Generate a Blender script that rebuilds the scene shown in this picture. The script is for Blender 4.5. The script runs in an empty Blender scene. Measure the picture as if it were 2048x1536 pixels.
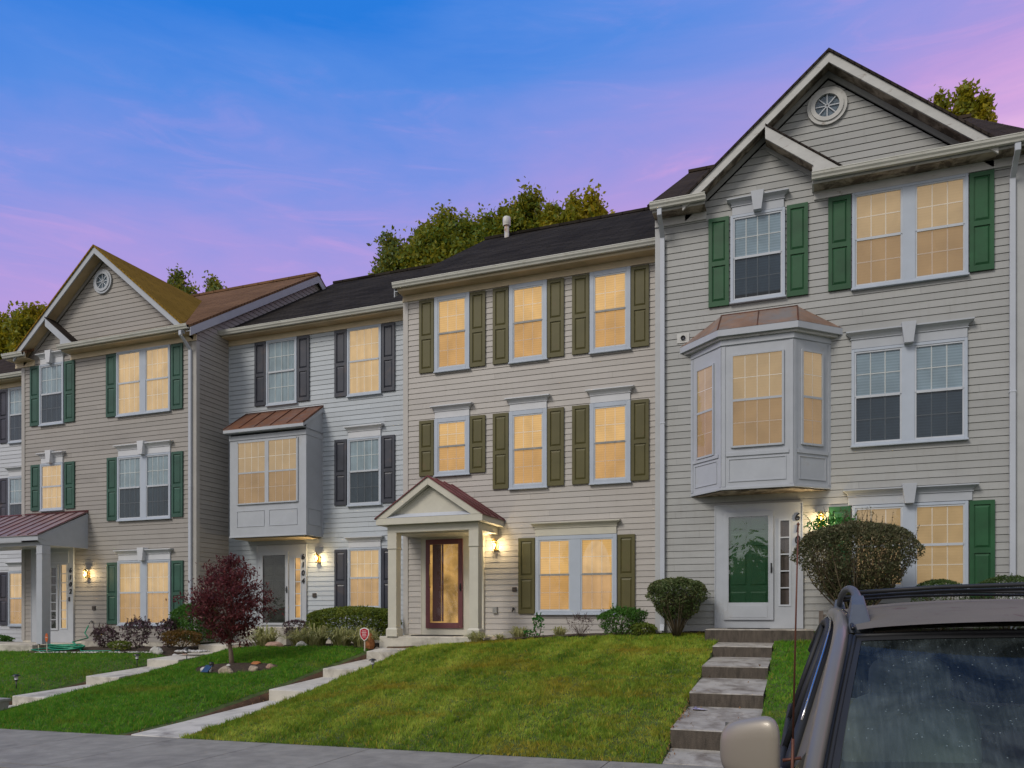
import bpy, math, random
import numpy as np
from mathutils import Vector, Matrix
R = math.radians
random.seed(7)
rng = np.random.default_rng(11)
scene = bpy.context.scene
col = scene.collection

# ------------------------------------------------------------------ camera, sky, sun, exposure
TH = math.atan(586/1555)
cd = bpy.data.cameras.new('camera'); cam = bpy.data.objects.new('camera', cd); col.objects.link(cam)
cam.location = (0, 0, 1.65); cam.rotation_euler = (R(90), 0, TH)
cd.sensor_width = 36; cd.lens = 1555/2048*36; cd.shift_y = (1230-768)/2048
cd.clip_start = .05; cd.clip_end = 3000
scene.camera = cam
scene.view_settings.view_transform = 'Standard'; scene.view_settings.look = 'None'
scene.view_settings.exposure = .14; scene.view_settings.gamma = 1
scene.cycles.max_bounces = 8; scene.cycles.transparent_max_bounces = 12
SUN_EL, SUN_AZ = 42, 208          # azimuth clockwise from +Y

def lin(r, g, b):
    def f(c):
        c /= 255
        return c/12.92 if c <= .04045 else ((c+.055)/1.055)**2.4
    return (f(r), f(g), f(b), 1)

class NT:
    """small helper round a node tree"""
    def __init__(s, nt): s.nt = nt; nt.nodes.clear()
    def n(s, t, **k):
        o = s.nt.nodes.new(t)
        for a, b in k.items(): setattr(o, a, b)
        return o
    def l(s, a, b): s.nt.links.new(a, b)
    def val(s, sock, v):
        if isinstance(v, bpy.types.NodeSocket): s.l(v, sock)
        else: sock.default_value = v
    def m(s, op, a, b=0., c=None, clamp=False):
        o = s.n('ShaderNodeMath', operation=op); o.use_clamp = clamp
        s.val(o.inputs[0], a); s.val(o.inputs[1], b)
        if c is not None: s.val(o.inputs[2], c)
        return o.outputs[0]
    def vm(s, op, a, b):
        o = s.n('ShaderNodeVectorMath', operation=op)
        s.val(o.inputs[0], a); s.val(o.inputs[1], b)
        return o.outputs['Value'] if op == 'DOT_PRODUCT' else o.outputs[0]
    def ramp(s, fac, stops, interp='LINEAR'):
        o = s.n('ShaderNodeValToRGB'); r = o.color_ramp; r.interpolation = interp
        while len(r.elements) < len(stops): r.elements.new(.5)
        for e, (p, c) in zip(r.elements, stops): e.position = p; e.color = c if len(c) == 4 else (*c, 1)
        s.val(o.inputs[0], fac); return o.outputs[0]
    def mix(s, fac, a, b, mode='MIX'):
        o = s.n('ShaderNodeMix', data_type='RGBA', blend_type=mode)
        s.val(o.inputs[0], fac); s.val(o.inputs[6], a); s.val(o.inputs[7], b); return o.outputs[2]
    def mapr(s, v, a, b, c=0., d=1.):
        o = s.n('ShaderNodeMapRange'); s.val(o.inputs[0], v)
        for i, x in enumerate((a, b, c, d)): o.inputs[i+1].default_value = x
        return o.outputs[0]
    def noise(s, vec, scale=5., detail=3., rough=.5, dist=0.):
        o = s.n('ShaderNodeTexNoise'); s.val(o.inputs['Vector'], vec)
        o.inputs['Scale'].default_value = scale; o.inputs['Detail'].default_value = detail
        o.inputs['Roughness'].default_value = rough; o.inputs['Distortion'].default_value = dist
        return o.outputs[0]
    def mapping(s, vec, scale=(1, 1, 1), rot=(0, 0, 0), loc=(0, 0, 0)):
        o = s.n('ShaderNodeMapping'); s.val(o.inputs[0], vec)
        o.inputs['Scale'].default_value = scale; o.inputs['Rotation'].default_value = rot; o.inputs['Location'].default_value = loc
        return o.outputs[0]

w = bpy.data.worlds.new('World'); scene.world = w; w.use_nodes = True
N = NT(w.node_tree)
tc = N.n('ShaderNodeTexCoord').outputs['Generated']
sx = N.n('ShaderNodeSeparateXYZ'); N.l(tc, sx.inputs[0]); Zc = sx.outputs[2]
rr = N.vm('DOT_PRODUCT', tc, (math.cos(TH), math.sin(TH), 0))
qq = N.vm('DOT_PRODUCT', tc, (-math.sin(TH), math.cos(TH), 0))
n1 = N.noise(N.mapping(tc, (1.6, 1.6, 6), (0, R(14), 0)), 1.6, 6, .55, .6)
n2 = N.noise(N.mapping(tc, (2.5, 2.5, 16), (0, R(16), R(20))), 2.2, 8, .62, 1.0)
p = N.m('ADD', N.m('MULTIPLY', rr, .88), N.m('MULTIPLY', N.m('SUBTRACT', .55, Zc), 4.0))
p = N.m('ADD', p, .43)
p = N.m('ADD', p, N.m('MULTIPLY', N.m('SUBTRACT', n1, .5), .62))
p = N.m('ADD', p, N.m('MULTIPLY', N.m('SUBTRACT', n2, .5), .20))
p = N.m('MULTIPLY', p, .8, clamp=True)
skyc = N.ramp(p, [(0, lin(36, 122, 220)), (.22, lin(84, 138, 225)), (.42, lin(128, 147, 226)),
                  (.58, lin(160, 151, 223)), (.76, lin(183, 154, 220)), (.9, lin(208, 166, 222)), (1, lin(232, 186, 228))])
wisp = N.mapr(n2, .53, .76, 0, .36)
skyc = N.mix(N.m('MULTIPLY', wisp, N.mapr(p, .15, .7)), skyc, lin(222, 165, 222))
glow = N.mix(N.mapr(Zc, 0, .8), (.70, .65, .62, 1), (.46, .50, .60, 1))     # the bright side of the sky, behind the viewer
back = N.mapr(qq, .25, -.35)
skyc = N.mix(back, skyc, glow)
skyc = N.mix(N.mapr(Zc, -.02, -.06), skyc, (.06, .06, .055, 1))
ns = N.n('ShaderNodeTexSky', sky_type='NISHITA'); ns.sun_disc = False
ns.sun_elevation = R(SUN_EL); ns.sun_rotation = R(SUN_AZ)
b1 = N.n('ShaderNodeBackground'); N.l(skyc, b1.inputs[0]); b1.inputs[1].default_value = .90
b2 = N.n('ShaderNodeBackground'); N.l(ns.outputs[0], b2.inputs[0]); b2.inputs[1].default_value = .006
ad = N.n('ShaderNodeAddShader'); N.l(b1.outputs[0], ad.inputs[0]); N.l(b2.outputs[0], ad.inputs[1])
wo = N.n('ShaderNodeOutputWorld'); N.l(ad.outputs[0], wo.inputs[0])

sd = bpy.data.lights.new('sun', 'SUN'); sd.energy = 1.75; sd.angle = R(20); sd.color = (1, .93, .84)
so = bpy.data.objects.new('sun', sd); col.objects.link(so)
az = R(SUN_AZ); el = R(SUN_EL)
sv = Vector((math.sin(az)*math.cos(el), math.cos(az)*math.cos(el), math.sin(el)))
so.rotation_euler = sv.to_track_quat('Z', 'Y').to_euler()

# ------------------------------------------------------------------ materials
M = {}
def newmat(name):
    m = bpy.data.materials.new(name); m.use_nodes = True; return m, NT(m.node_tree)
def finish(N_, bsdf):
    o = N_.n('ShaderNodeOutputMaterial'); N_.l(bsdf, o.inputs[0])
def pm(name, c, rough=.6, var=.15, scale=4., bump=0., bscale=60., spec=.4, metal=0., coat=0., c2=None, stretch=(1, 1, 1), dirt=None, sss=0):
    """principled material; colour mottled by two noises, optional dirt colour patches and bump"""
    m, N_ = newmat(name); M[name] = m
    t = N_.n('ShaderNodeTexCoord').outputs['Object']
    v = N_.mapping(t, stretch)
    na = N_.noise(v, scale, 5, .6)
    a = tuple(max(0, x*(1-var)) for x in c[:3])+(1,); b = tuple(x*(1+var) for x in c[:3])+(1,)
    if c2: b = (*c2[:3], 1); a = (*c[:3], 1)
    fac = N_.mapr(na, .3, .7)
    cc = N_.mix(fac, a, b)
    if dirt:
        dc, ds, lo, hi = dirt
        cc = N_.mix(N_.m('MULTIPLY', N_.mapr(N_.noise(v, ds, 6, .65, .5), lo, hi), .85), cc, (*dc, 1))
    p_ = N_.n('ShaderNodeBsdfPrincipled')
    N_.l(cc, p_.inputs['Base Color']); p_.inputs['Roughness'].default_value = rough
    p_.inputs['Specular IOR Level'].default_value = spec; p_.inputs['Metallic'].default_value = metal
    p_.inputs['Coat Weight'].default_value = coat
    if bump:
        bp = N_.n('ShaderNodeBump'); bp.inputs['Strength'].default_value = bump; bp.inputs['Distance'].default_value = .02
        N_.l(N_.noise(t, bscale, 4, .6), bp.inputs['Height']); N_.l(bp.outputs[0], p_.inputs['Normal'])
    finish(N_, p_.outputs[0]); return m

def siding_mat(name, c, warm=.0, dirt=.25):
    m, N_ = newmat(name); M[name] = m
    t = N_.n('ShaderNodeTexCoord').outputs['Object']
    s_ = N_.n('ShaderNodeSeparateXYZ'); N_.l(t, s_.inputs[0])
    # one tone per board: quantise height to the course, and cut lengths of about 3.6 m
    row = N_.m('FLOOR', N_.m('DIVIDE', N_.m('SUBTRACT', s_.outputs[2], .0), .127))
    cb = N_.n('ShaderNodeCombineXYZ')
    seg = N_.m('FLOOR', N_.m('DIVIDE', N_.m('ADD', N_.m('ADD', s_.outputs[0], s_.outputs[1]), N_.m('MULTIPLY', row, 1.37)), 3.66))
    N_.l(seg, cb.inputs[0]); N_.l(row, cb.inputs[1])
    wn = N_.n('ShaderNodeTexWhiteNoise'); N_.l(cb.outputs[0], wn.inputs[0])
    along = N_.m('FRACT', N_.m('DIVIDE', N_.m('ADD', N_.m('ADD', s_.outputs[0], s_.outputs[1]), N_.m('MULTIPLY', row, 1.37)), 3.66))
    c0 = tuple(x*.93 for x in c)+(1,); c1 = tuple(x*1.05 for x in c)+(1,)
    cc = N_.mix(wn.outputs[0], c0, c1)
    big = N_.noise(N_.mapping(t, (.5, .5, 1.2)), 1.3, 6, .65, .4)
    cc = N_.mix(N_.m('MULTIPLY', N_.mapr(big, .5, .78), dirt), cc, tuple(x*.62 for x in c)+(1,))
    streak = N_.noise(N_.mapping(t, (9, 9, .9)), 1.5, 5, .7)
    cc = N_.mix(N_.m('MULTIPLY', N_.mapr(streak, .52, .8), dirt*.6), cc, (c[0]*.6, c[1]*.55, c[2]*.45, 1))
    cc = N_.mix(N_.m('MULTIPLY', N_.m('LESS_THAN', along, .004), .22), cc, tuple(x*.35 for x in c)+(1,))
    fine = N_.noise(N_.mapping(t, (2, 2, 14)), 6, 3, .6)
    cc = N_.mix(N_.m('MULTIPLY', N_.mapr(fine, .4, .75), .16), cc, tuple(x*.7 for x in c)+(1,))
    p_ = N_.n('ShaderNodeBsdfPrincipled'); N_.l(cc, p_.inputs['Base Color'])
    p_.inputs['Roughness'].default_value = .55; p_.inputs['Specular IOR Level'].default_value = .3
    bp = N_.n('ShaderNodeBump'); bp.inputs['Strength'].default_value = .25; bp.inputs['Distance'].default_value = .01
    N_.l(N_.noise(N_.mapping(t, (1.2, 1.2, 5)), 3, 4, .6), bp.inputs['Height']); N_.l(bp.outputs[0], p_.inputs['Normal'])
    finish(N_, p_.outputs[0])

def shingle_mat(name, ca, cb_, axis='x', rowh=.145):
    m, N_ = newmat(name); M[name] = m
    t = N_.n('ShaderNodeTexCoord').outputs['Object']
    s_ = N_.n('ShaderNodeSeparateXYZ'); N_.l(t, s_.inputs[0])
    c_ = N_.n('ShaderNodeCombineXYZ')
    if axis == 'x': N_.l(s_.outputs[0], c_.inputs[0]); N_.l(N_.m('MULTIPLY', s_.outputs[1], 1.18), c_.inputs[1])
    else: N_.l(s_.outputs[1], c_.inputs[0]); N_.l(N_.m('MULTIPLY', s_.outputs[0], 1.3), c_.inputs[1])
    br = N_.n('ShaderNodeTexBrick'); N_.l(c_.outputs[0], br.inputs['Vector'])
    br.offset = .37; br.inputs['Scale'].default_value = 1; br.inputs['Brick Width'].default_value = .62
    br.inputs['Row Height'].default_value = rowh; br.inputs['Mortar Size'].default_value = .016
    br.inputs['Color1'].default_value = (*ca, 1); br.inputs['Color2'].default_value = (*cb_, 1)
    br.inputs['Mortar'].default_value = tuple(x*.25 for x in ca)+(1,)
    g = N_.noise(t, 90, 2, .5); b = N_.noise(t, .9, 5, .6)
    cc = N_.mix(N_.mapr(g, .3, .8, 0, .5), br.outputs[0], tuple(x*1.9 for x in cb_)+(1,))
    cc = N_.mix(N_.mapr(b, .35, .7, 0, .5), cc, tuple(x*.55 for x in ca)+(1,))
    p_ = N_.n('ShaderNodeBsdfPrincipled'); N_.l(cc, p_.inputs['Base Color']); p_.inputs['Roughness'].default_value = .95
    p_.inputs['Specular IOR Level'].default_value = .02
    bp = N_.n('ShaderNodeBump'); bp.inputs['Strength'].default_value = .7; bp.inputs['Distance'].default_value = .02
    N_.l(br.outputs[1], bp.inputs['Height']); bp.invert = True; N_.l(bp.outputs[0], p_.inputs['Normal'])
    finish(N_, p_.outputs[0])

def foliage_mat(name, cols, trans=.35, rough=.5, nscale=3., vscale=1.):
    """leaves: one tone per leaf (random per island) plus soft patches"""
    m, N_ = newmat(name); M[name] = m
    g = N_.n('ShaderNodeNewGeometry'); t = N_.n('ShaderNodeTexCoord').outputs['Object']
    f = N_.m('ADD', N_.m('MULTIPLY', g.outputs['Random Per Island'], .55), N_.m('MULTIPLY', N_.mapr(N_.noise(t, nscale, 3, .6), .3, .7), .45))
    k = len(cols)
    cc = N_.ramp(f, [(.06+.88*i/(k-1), (*c, 1)) for i, c in enumerate(cols)])
    d = N_.n('ShaderNodeBsdfPrincipled'); N_.l(cc, d.inputs['Base Color']); d.inputs['Roughness'].default_value = rough
    d.inputs['Specular IOR Level'].default_value = .25
    tr = N_.n('ShaderNodeBsdfTranslucent'); N_.l(N_.mix(.5, cc, (*[min(1, x*1.6) for x in cols[-1]], 1)), tr.inputs[0])
    mx = N_.n('ShaderNodeMixShader'); mx.inputs[0].default_value = trans
    N_.l(d.outputs[0], mx.inputs[1]); N_.l(tr.outputs[0], mx.inputs[2]); finish(N_, mx.outputs[0])

def glass_mat(name, tint, refl=1.0, rough=.01, wav=.0):
    m, N_ = newmat(name); M[name] = m
    fr = N_.n('ShaderNodeFresnel'); fr.inputs[0].default_value = 1.5
    g = N_.n('ShaderNodeBsdfGlossy'); g.inputs['Roughness'].default_value = rough; g.inputs[0].default_value = (.9, .95, 1, 1)
    t = N_.n('ShaderNodeBsdfTransparent'); t.inputs[0].default_value = (*[x**.5 for x in tint], 1)
    if wav:
        tcn = N_.n('ShaderNodeTexCoord').outputs['Object']
        bp = N_.n('ShaderNodeBump'); bp.inputs['Strength'].default_value = wav; bp.inputs['Distance'].default_value = .05
        N_.l(N_.noise(tcn, 3.2, 3, .5, .4), bp.inputs['Height']); N_.l(bp.outputs[0], g.inputs['Normal'])
    mx = N_.n('ShaderNodeMixShader'); bf = N_.n('ShaderNodeNewGeometry').outputs['Backfacing']
    N_.l(N_.m('MULTIPLY', N_.m('MULTIPLY', fr.outputs[0], 1.5*refl, clamp=True), N_.m('SUBTRACT', 1., bf)), mx.inputs[0])
    N_.l(t.outputs[0], mx.inputs[1]); N_.l(g.outputs[0], mx.inputs[2]); finish(N_, mx.outputs[0])

def blind_mat(name, e, strength, slat=0., fold=0., base=(.5, .45, .38), patch=.25):
    """lit or unlit window covering: horizontal slats or hanging folds"""
    m, N_ = newmat(name); M[name] = m
    t = N_.n('ShaderNodeTexCoord').outputs['Object']
    s_ = N_.n('ShaderNodeSeparateXYZ'); N_.l(t, s_.inputs[0])
    f = 1.0
    k = N_.mapr(N_.noise(N_.mapping(t, (1, 1, 1)), 1.7, 4, .55, .6), .25, .75, 1-patch, 1+patch*.5)
    if slat: k = N_.m('MULTIPLY', k, N_.mapr(N_.m('SINE', N_.m('MULTIPLY', s_.outputs[2], 2*math.pi/.05)), -1, 1, 1-slat, 1))
    if fold:
        ff = N_.noise(N_.mapping(t, (1, 1, .03)), 11, 3, .6)
        k = N_.m('MULTIPLY', k, N_.mapr(ff, .3, .7, 1-fold, 1))
    p_ = N_.n('ShaderNodeBsdfPrincipled'); p_.inputs['Roughness'].default_value = .8
    p_.inputs['Specular IOR Level'].default_value = .1
    bc = N_.mix(1., (*base, 1), k, 'MULTIPLY') if False else None
    cm = N_.n('ShaderNodeVectorMath', operation='SCALE'); cm.inputs[0].default_value = base; N_.l(k, cm.inputs[3])
    N_.l(cm.outputs[0], p_.inputs['Base Color'])
    if strength:
        p_.inputs['Emission Color'].default_value = (*e, 1)
        N_.l(N_.m('MULTIPLY', k, strength), p_.inputs['Emission Strength'])
    finish(N_, p_.outputs[0])

siding_mat('siding_6108', (.345, .35, .34), dirt=.45)
siding_mat('siding_6106', (.44, .415, .385), dirt=.3)
siding_mat('siding_6104', (.44, .48, .515), dirt=.25)
siding_mat('siding_6102', (.325, .305, .28), dirt=.4)
siding_mat('siding_6100', (.5, .52, .55), dirt=.1)
shingle_mat('shingle_black', (.013, .011, .009), (.045, .039, .033))
shingle_mat('shingle_brown', (.12, .068, .040), (.19, .11, .062))
shingle_mat('shingle_olive', (.19, .115, .018), (.24, .145, .025), 'y')
shingle_mat('shingle_dark', (.028, .022, .018), (.060, .045, .034))
shingle_mat('shingle_dark_side', (.026, .022, .020), (.050, .040, .034), 'y')
pm('white_trim', (.40, .425, .46), .45, .06, 3, dirt=((.34, .33, .31), 3, .60, .85))
pm('crown_white', (.56, .575, .60), .45, .05, 3, dirt=((.42, .40, .36), 3, .60, .85))
pm('cream_glow_trim', (.60, .50, .34), .5, .08, 3)  # eave trim; the warm glow under the eaves is put into its cream colour
pm('portico_trim', (.52, .50, .42), .5, .07, 3)
pm('stained_trim', (.48, .48, .46), .55, .1, 3, dirt=((.16, .11, .07), 5, .60, .72), stretch=(1, 1, 2.5))
pm('soffit_stained', (.40, .34, .27), .7, .2, 3, dirt=((.07, .05, .035), 4, .42, .58))
pm('soffit_cream', (.52, .40, .24), .6, .1, 3)
pm('gutter_white', (.50, .50, .45), .4, .1, 2, dirt=((.30, .27, .20), 6, .56, .8))
pm('downspout_white', (.45, .48, .53), .4, .05, 2)
pm('window_frame', (.41, .46, .53), .4, .05, 3)
pm('sash_white', (.46, .49, .53), .45, .06, 3)
pm('shutter_green', (.016, .080, .030), .5, .25, 2.2, spec=.4)
pm('shutter_darkgreen', (.028, .085, .060), .55, .2, 2.2, spec=.4)
pm('shutter_olive', (.098, .088, .032), .5, .15, 1.6, spec=.35, dirt=((.13, .09, .04), 2.5, .62, .75))
pm('shutter_slate', (.036, .040, .055), .38, .3, 2.0, spec=.5, dirt=((.11, .075, .06), 2, .55, .8))
pm('copper_roof', (.20, .085, .045), .45, .3, 4, spec=.5, metal=.35, dirt=((.16, .13, .12), 3, .5, .7))
pm('copper_seam', (.12, .045, .025), .5, .2, 4, metal=.3)
pm('copper_dull', (.27, .165, .115), .5, .25, 3, metal=.3, dirt=((.22, .21, .21), 2, .45, .65))
pm('red_roof', (.27, .20, .205), .45, .15, 3, metal=.3, dirt=((.30, .12, .07), 2, .5, .75))
pm('red_seam', (.15, .045, .05), .5, .2, 4)
pm('burgundy_roof', (.13, .035, .035), .5, .25, 3, metal=.2, dirt=((.22, .08, .06), 3, .55, .75))
pm('burgundy_door', (.13, .045, .050), .4, .15, 3)
pm('brass', (.45, .30, .10), .35, .2, 10, metal=.8)
pm('black_metal', (.015, .015, .016), .4, .2, 6)
pm('dark_number', (.012, .012, .015), .5, .1, 6)
pm('green_door', (.020, .088, .038), .45, .15, 2)
pm('dark_interior', (.03, .028, .025), .7, .5, 4)
pm('box_dark', (.05, .04, .035), .6, .2, 10)
pm('box_grey', (.25, .25, .24), .5, .2, 10)
pm('vent_white', (.5, .5, .48), .5, .1, 10)
pm('flue_metal', (.42, .40, .35), .45, .2, 6, dirt=((.30, .10, .03), 9, .5, .65))
pm('flue_cap', (.62, .60, .55), .45, .1, 6)
pm('concrete', (.52, .49, .42), .85, .12, 2.5, bump=.35, bscale=70, dirt=((.17, .15, .13), 1.6, .5, .72))
pm('concrete_walk', (.26, .245, .205), .85, .14, 5.0, bump=.35, bscale=90, dirt=((.15, .14, .12), 1.7, .46, .74))
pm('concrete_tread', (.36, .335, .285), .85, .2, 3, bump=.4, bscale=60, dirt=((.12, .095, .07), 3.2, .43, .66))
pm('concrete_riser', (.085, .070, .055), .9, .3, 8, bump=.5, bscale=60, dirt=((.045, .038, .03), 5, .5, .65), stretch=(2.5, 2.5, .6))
pm('concrete_joint', (.07, .065, .06), .9, .2, 8)
pm('asphalt', (.05, .05, .052), .9, .15, 3, bump=.4, bscale=150)
pm('soil', (.085, .047, .024), .95, .4, 6, bump=.8, bscale=40)
pm('mulch', (.050, .034, .022), .95, .6, 14, bump=1., bscale=60)
pm('turf_base', (.06, .085, .018), .95, .4, 5, bump=.6, bscale=60)
pm('bark', (.12, .085, .06), .9, .3, 12, bump=.8, bscale=40, stretch=(1, 1, .3))
pm('bark_pale', (.20, .15, .11), .9, .3, 12, bump=.6, bscale=40, stretch=(1, 1, .3))
pm('twig', (.10, .075, .045), .85, .3, 12)
pm('rock_pink', (.36, .23, .17), .85, .25, 9, bump=.6, bscale=30)
pm('rock_white', (.50, .49, .46), .85, .15, 9, bump=.6, bscale=30)
pm('rock_tan', (.33, .27, .20), .85, .25, 9, bump=.6, bscale=30)
pm('rock_rust', (.34, .13, .045), .85, .25, 9, bump=.6, bscale=30)
pm('hose_green', (.012, .23, .13), .4, .15, 4)
pm('sign_red', (.42, .012, .03), .4, .05, 3)
pm('sign_white', (.7, .68, .66), .5, .05, 3)
pm('sign_orange', (.50, .11, .03), .5, .1, 3)
pm('post_pale', (.45, .42, .34), .6, .15, 6)
pm('lamp_plastic', (.02, .02, .02), .4, .1, 6)
pm('solar_blue', (.03, .06, .12), .2, .2, 8)
pm('stone_trough', (.29, .28, .26), .8, .2, 9, bump=.6, bscale=30)
pm('old_wood', (.16, .13, .11), .85, .3, 8, bump=.5, stretch=(1, 1, .2))
pm('rubber_mat', (.03, .028, .027), .9, .2, 30)
pm('paper', (.45, .42, .55), .6, .2, 20)
pm('car_paint', (.20, .18, .145), .42, .04, 2, spec=.5, metal=.35, coat=.25)
pm('mirror_paint', (.30, .265, .21), .42, .04, 2, spec=.5, metal=.25, coat=.2)
pm('car_roof_paint', (.150, .132, .100), .75, .1, 3, spec=.2, metal=.0, dirt=((.10, .06, .05), 8, .60, .70), bump=.12, bscale=200)
pm('car_plastic', (.075, .085, .10), .5, .15, 8, spec=.4)
pm('car_black', (.012, .013, .016), .35, .1, 8)
pm('car_trim', (.018, .019, .021), .6, .1, 8)
pm('tyre', (.02, .02, .02), .8, .2, 20)
pm('rim', (.45, .45, .45), .3, .1, 8, metal=.9)
pm('seat_fabric', (.34, .34, .30), .9, .15, 12)
pm('lamp_lens', (.6, .6, .62), .15, .1, 8)
pm('number_plate', (.6, .6, .6), .4, .05, 8)
pm('chrome', (.6, .6, .6), .2, .05, 8, metal=1.)
glass_mat('glass', (.95, .97, .97), 1.0, wav=.02)
glass_mat('glass_screened', (.80, .77, .75), .7, wav=.02)
glass_mat('glass_dark_screen', (.36, .39, .42), .8, wav=.02)
glass_mat('door_glass', (.85, .9, .88), .9, wav=.20)
glass_mat('door_glass_bright', (.85, .9, .88), 2.6, wav=.10)
glass_mat('lamp_glass', (.9, .85, .7), .7)
WARM = (.66, .375, .125)
blind_mat('lit_blind', WARM, .92, slat=.13, base=(.16, .12, .06), patch=.22)
blind_mat('lit_curtain', (.62, .395, .18), .86, fold=.20, base=(.16, .13, .08), patch=.22)
blind_mat('lit_shade', (.52, .335, .155), .56, slat=.05, base=(.16, .13, .09), patch=.2)
blind_mat('sheer_curtain', (0, 0, 0), 0, fold=.35, base=(.33, .42, .47))
blind_mat('grey_blind', (0, 0, 0), 0, slat=.25, base=(.27, .35, .41))
blind_mat('lit_hall', (.80, .43, .13), .66, fold=.15, base=(.2, .13, .07), patch=.9)

blind_mat('pale_arch_glow', (.74, .46, .22), .84, fold=.16, base=(.2, .16, .1), patch=.25)  # emission for the pale bright arch in one lit window
def muntin_mat():
    m, N_ = newmat('muntin'); M['muntin'] = m
    a = N_.n('ShaderNodeBsdfDiffuse'); a.inputs[0].default_value = (.92, .90, .86, 1)
    b = N_.n('ShaderNodeBsdfTranslucent'); b.inputs[0].default_value = (1, .98, .94, 1)
    mx = N_.n('ShaderNodeMixShader'); mx.inputs[0].default_value = .52; N_.l(a.outputs[0], mx.inputs[1]); N_.l(b.outputs[0], mx.inputs[2]); finish(N_, mx.outputs[0])
muntin_mat()
def emis(name, c, s):
    m, N_ = newmat(name); M[name] = m
    e = N_.n('ShaderNodeEmission'); e.inputs[0].default_value = (*c, 1); e.inputs[1].default_value = s; finish(N_, e.outputs[0])
emis('bulb', (1, .72, .32), 22)

def windshield_mat():
    m, N_ = newmat('windshield_glass'); M['windshield_glass'] = m
    t = N_.n('ShaderNodeTexCoord').outputs['Object']
    fr = N_.n('ShaderNodeFresnel'); fr.inputs[0].default_value = 1.45
    g = N_.n('ShaderNodeBsdfGlossy'); g.inputs['Roughness'].default_value = .06; g.inputs[0].default_value = (.42, .72, .80, 1)
    tr = N_.n('ShaderNodeBsdfTransparent'); tr.inputs[0].default_value = (.60, .70, .68, 1)
    mx = N_.n('ShaderNodeMixShader'); N_.l(N_.m('MULTIPLY', fr.outputs[0], .55), mx.inputs[0])
    N_.l(tr.outputs[0], mx.inputs[1]); N_.l(g.outputs[0], mx.inputs[2])
    # dew: small drops and runs
    vo = N_.n('ShaderNodeTexVoronoi'); vo.inputs['Scale'].default_value = 75; N_.l(t, vo.inputs['Vector'])
    run = N_.noise(N_.mapping(t, (95, 8, 8)), 1, 4, .6)
    film = N_.noise(t, 4, 5, .65, .8)
    drop = N_.m('MULTIPLY', N_.m('LESS_THAN', vo.outputs['Distance'], .16), N_.m('GREATER_THAN', N_.noise(t, 24, 2, .5), .57))
    k = N_.m('ADD', N_.m('MULTIPLY', drop, .35), N_.m('MULTIPLY', N_.m('ADD', N_.m('MULTIPLY', N_.mapr(run, .42, .68), .4), .6), N_.mapr(film, .38, .76, .04, .24)))
    df = N_.n('ShaderNodeBsdfDiffuse'); df.inputs[0].default_value = (.30, .37, .37, 1)
    m2 = N_.n('ShaderNodeMixShader'); N_.l(k, m2.inputs[0]); N_.l(mx.outputs[0], m2.inputs[1]); N_.l(df.outputs[0], m2.inputs[2])
    finish(N_, m2.outputs[0])
windshield_mat()
glass_mat('car_side_glass', (.16, .18, .15), .9, rough=.04)

foliage_mat('leaf_yew', [(.03, .06, .016), (.055, .10, .024), (.09, .13, .035)], .25)
foliage_mat('leaf_box', [(.03, .06, .016), (.06, .10, .026), (.11, .14, .05), (.18, .17, .08)], .25)
foliage_mat('leaf_green', [(.03, .085, .012), (.055, .15, .02), (.10, .22, .03)], .3)
foliage_mat('leaf_hedge', [(.04, .08, .014), (.11, .16, .022), (.24, .26, .04)], .3)
foliage_mat('leaf_bigbush', [(.035, .045, .018), (.065, .078, .032), (.12, .115, .055), (.21, .17, .10)], .2)
foliage_mat('leaf_brightgreen', [(.02, .10, .015), (.04, .19, .03), (.07, .25, .04)], .35)
foliage_mat('leaf_weed', [(.16, .26, .02), (.26, .38, .04), (.40, .50, .07)], .4)
foliage_mat('leaf_maple', [(.022, .006, .008), (.070, .012, .014), (.13, .022, .024), (.22, .085, .085)], .3, nscale=5)
foliage_mat('leaf_purple', [(.03, .018, .03), (.08, .04, .06), (.16, .10, .12), (.06, .07, .02)], .25, nscale=6)
foliage_mat('leaf_amber', [(.09, .05, .012), (.17, .08, .015), (.11, .10, .02)], .3)
foliage_mat('leaf_liriope', [(.09, .13, .03), (.28, .29, .10), (.50, .47, .24)], .3)
foliage_mat('leaf_tree', [(.05, .10, .016), (.10, .17, .018), (.20, .22, .020), (.36, .28, .02)], .35, nscale=.45)
foliage_mat('leaf_tree_green', [(.055, .10, .035), (.10, .16, .045), (.16, .21, .04), (.34, .26, .02)], .35, nscale=.5)
foliage_mat('leaf_tree_gold', [(.09, .14, .014), (.20, .22, .016), (.42, .31, .02)], .35, nscale=.5)
foliage_mat('leaf_litter', [(.16, .06, .02), (.25, .14, .05), (.12, .08, .04)], .1)

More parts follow.
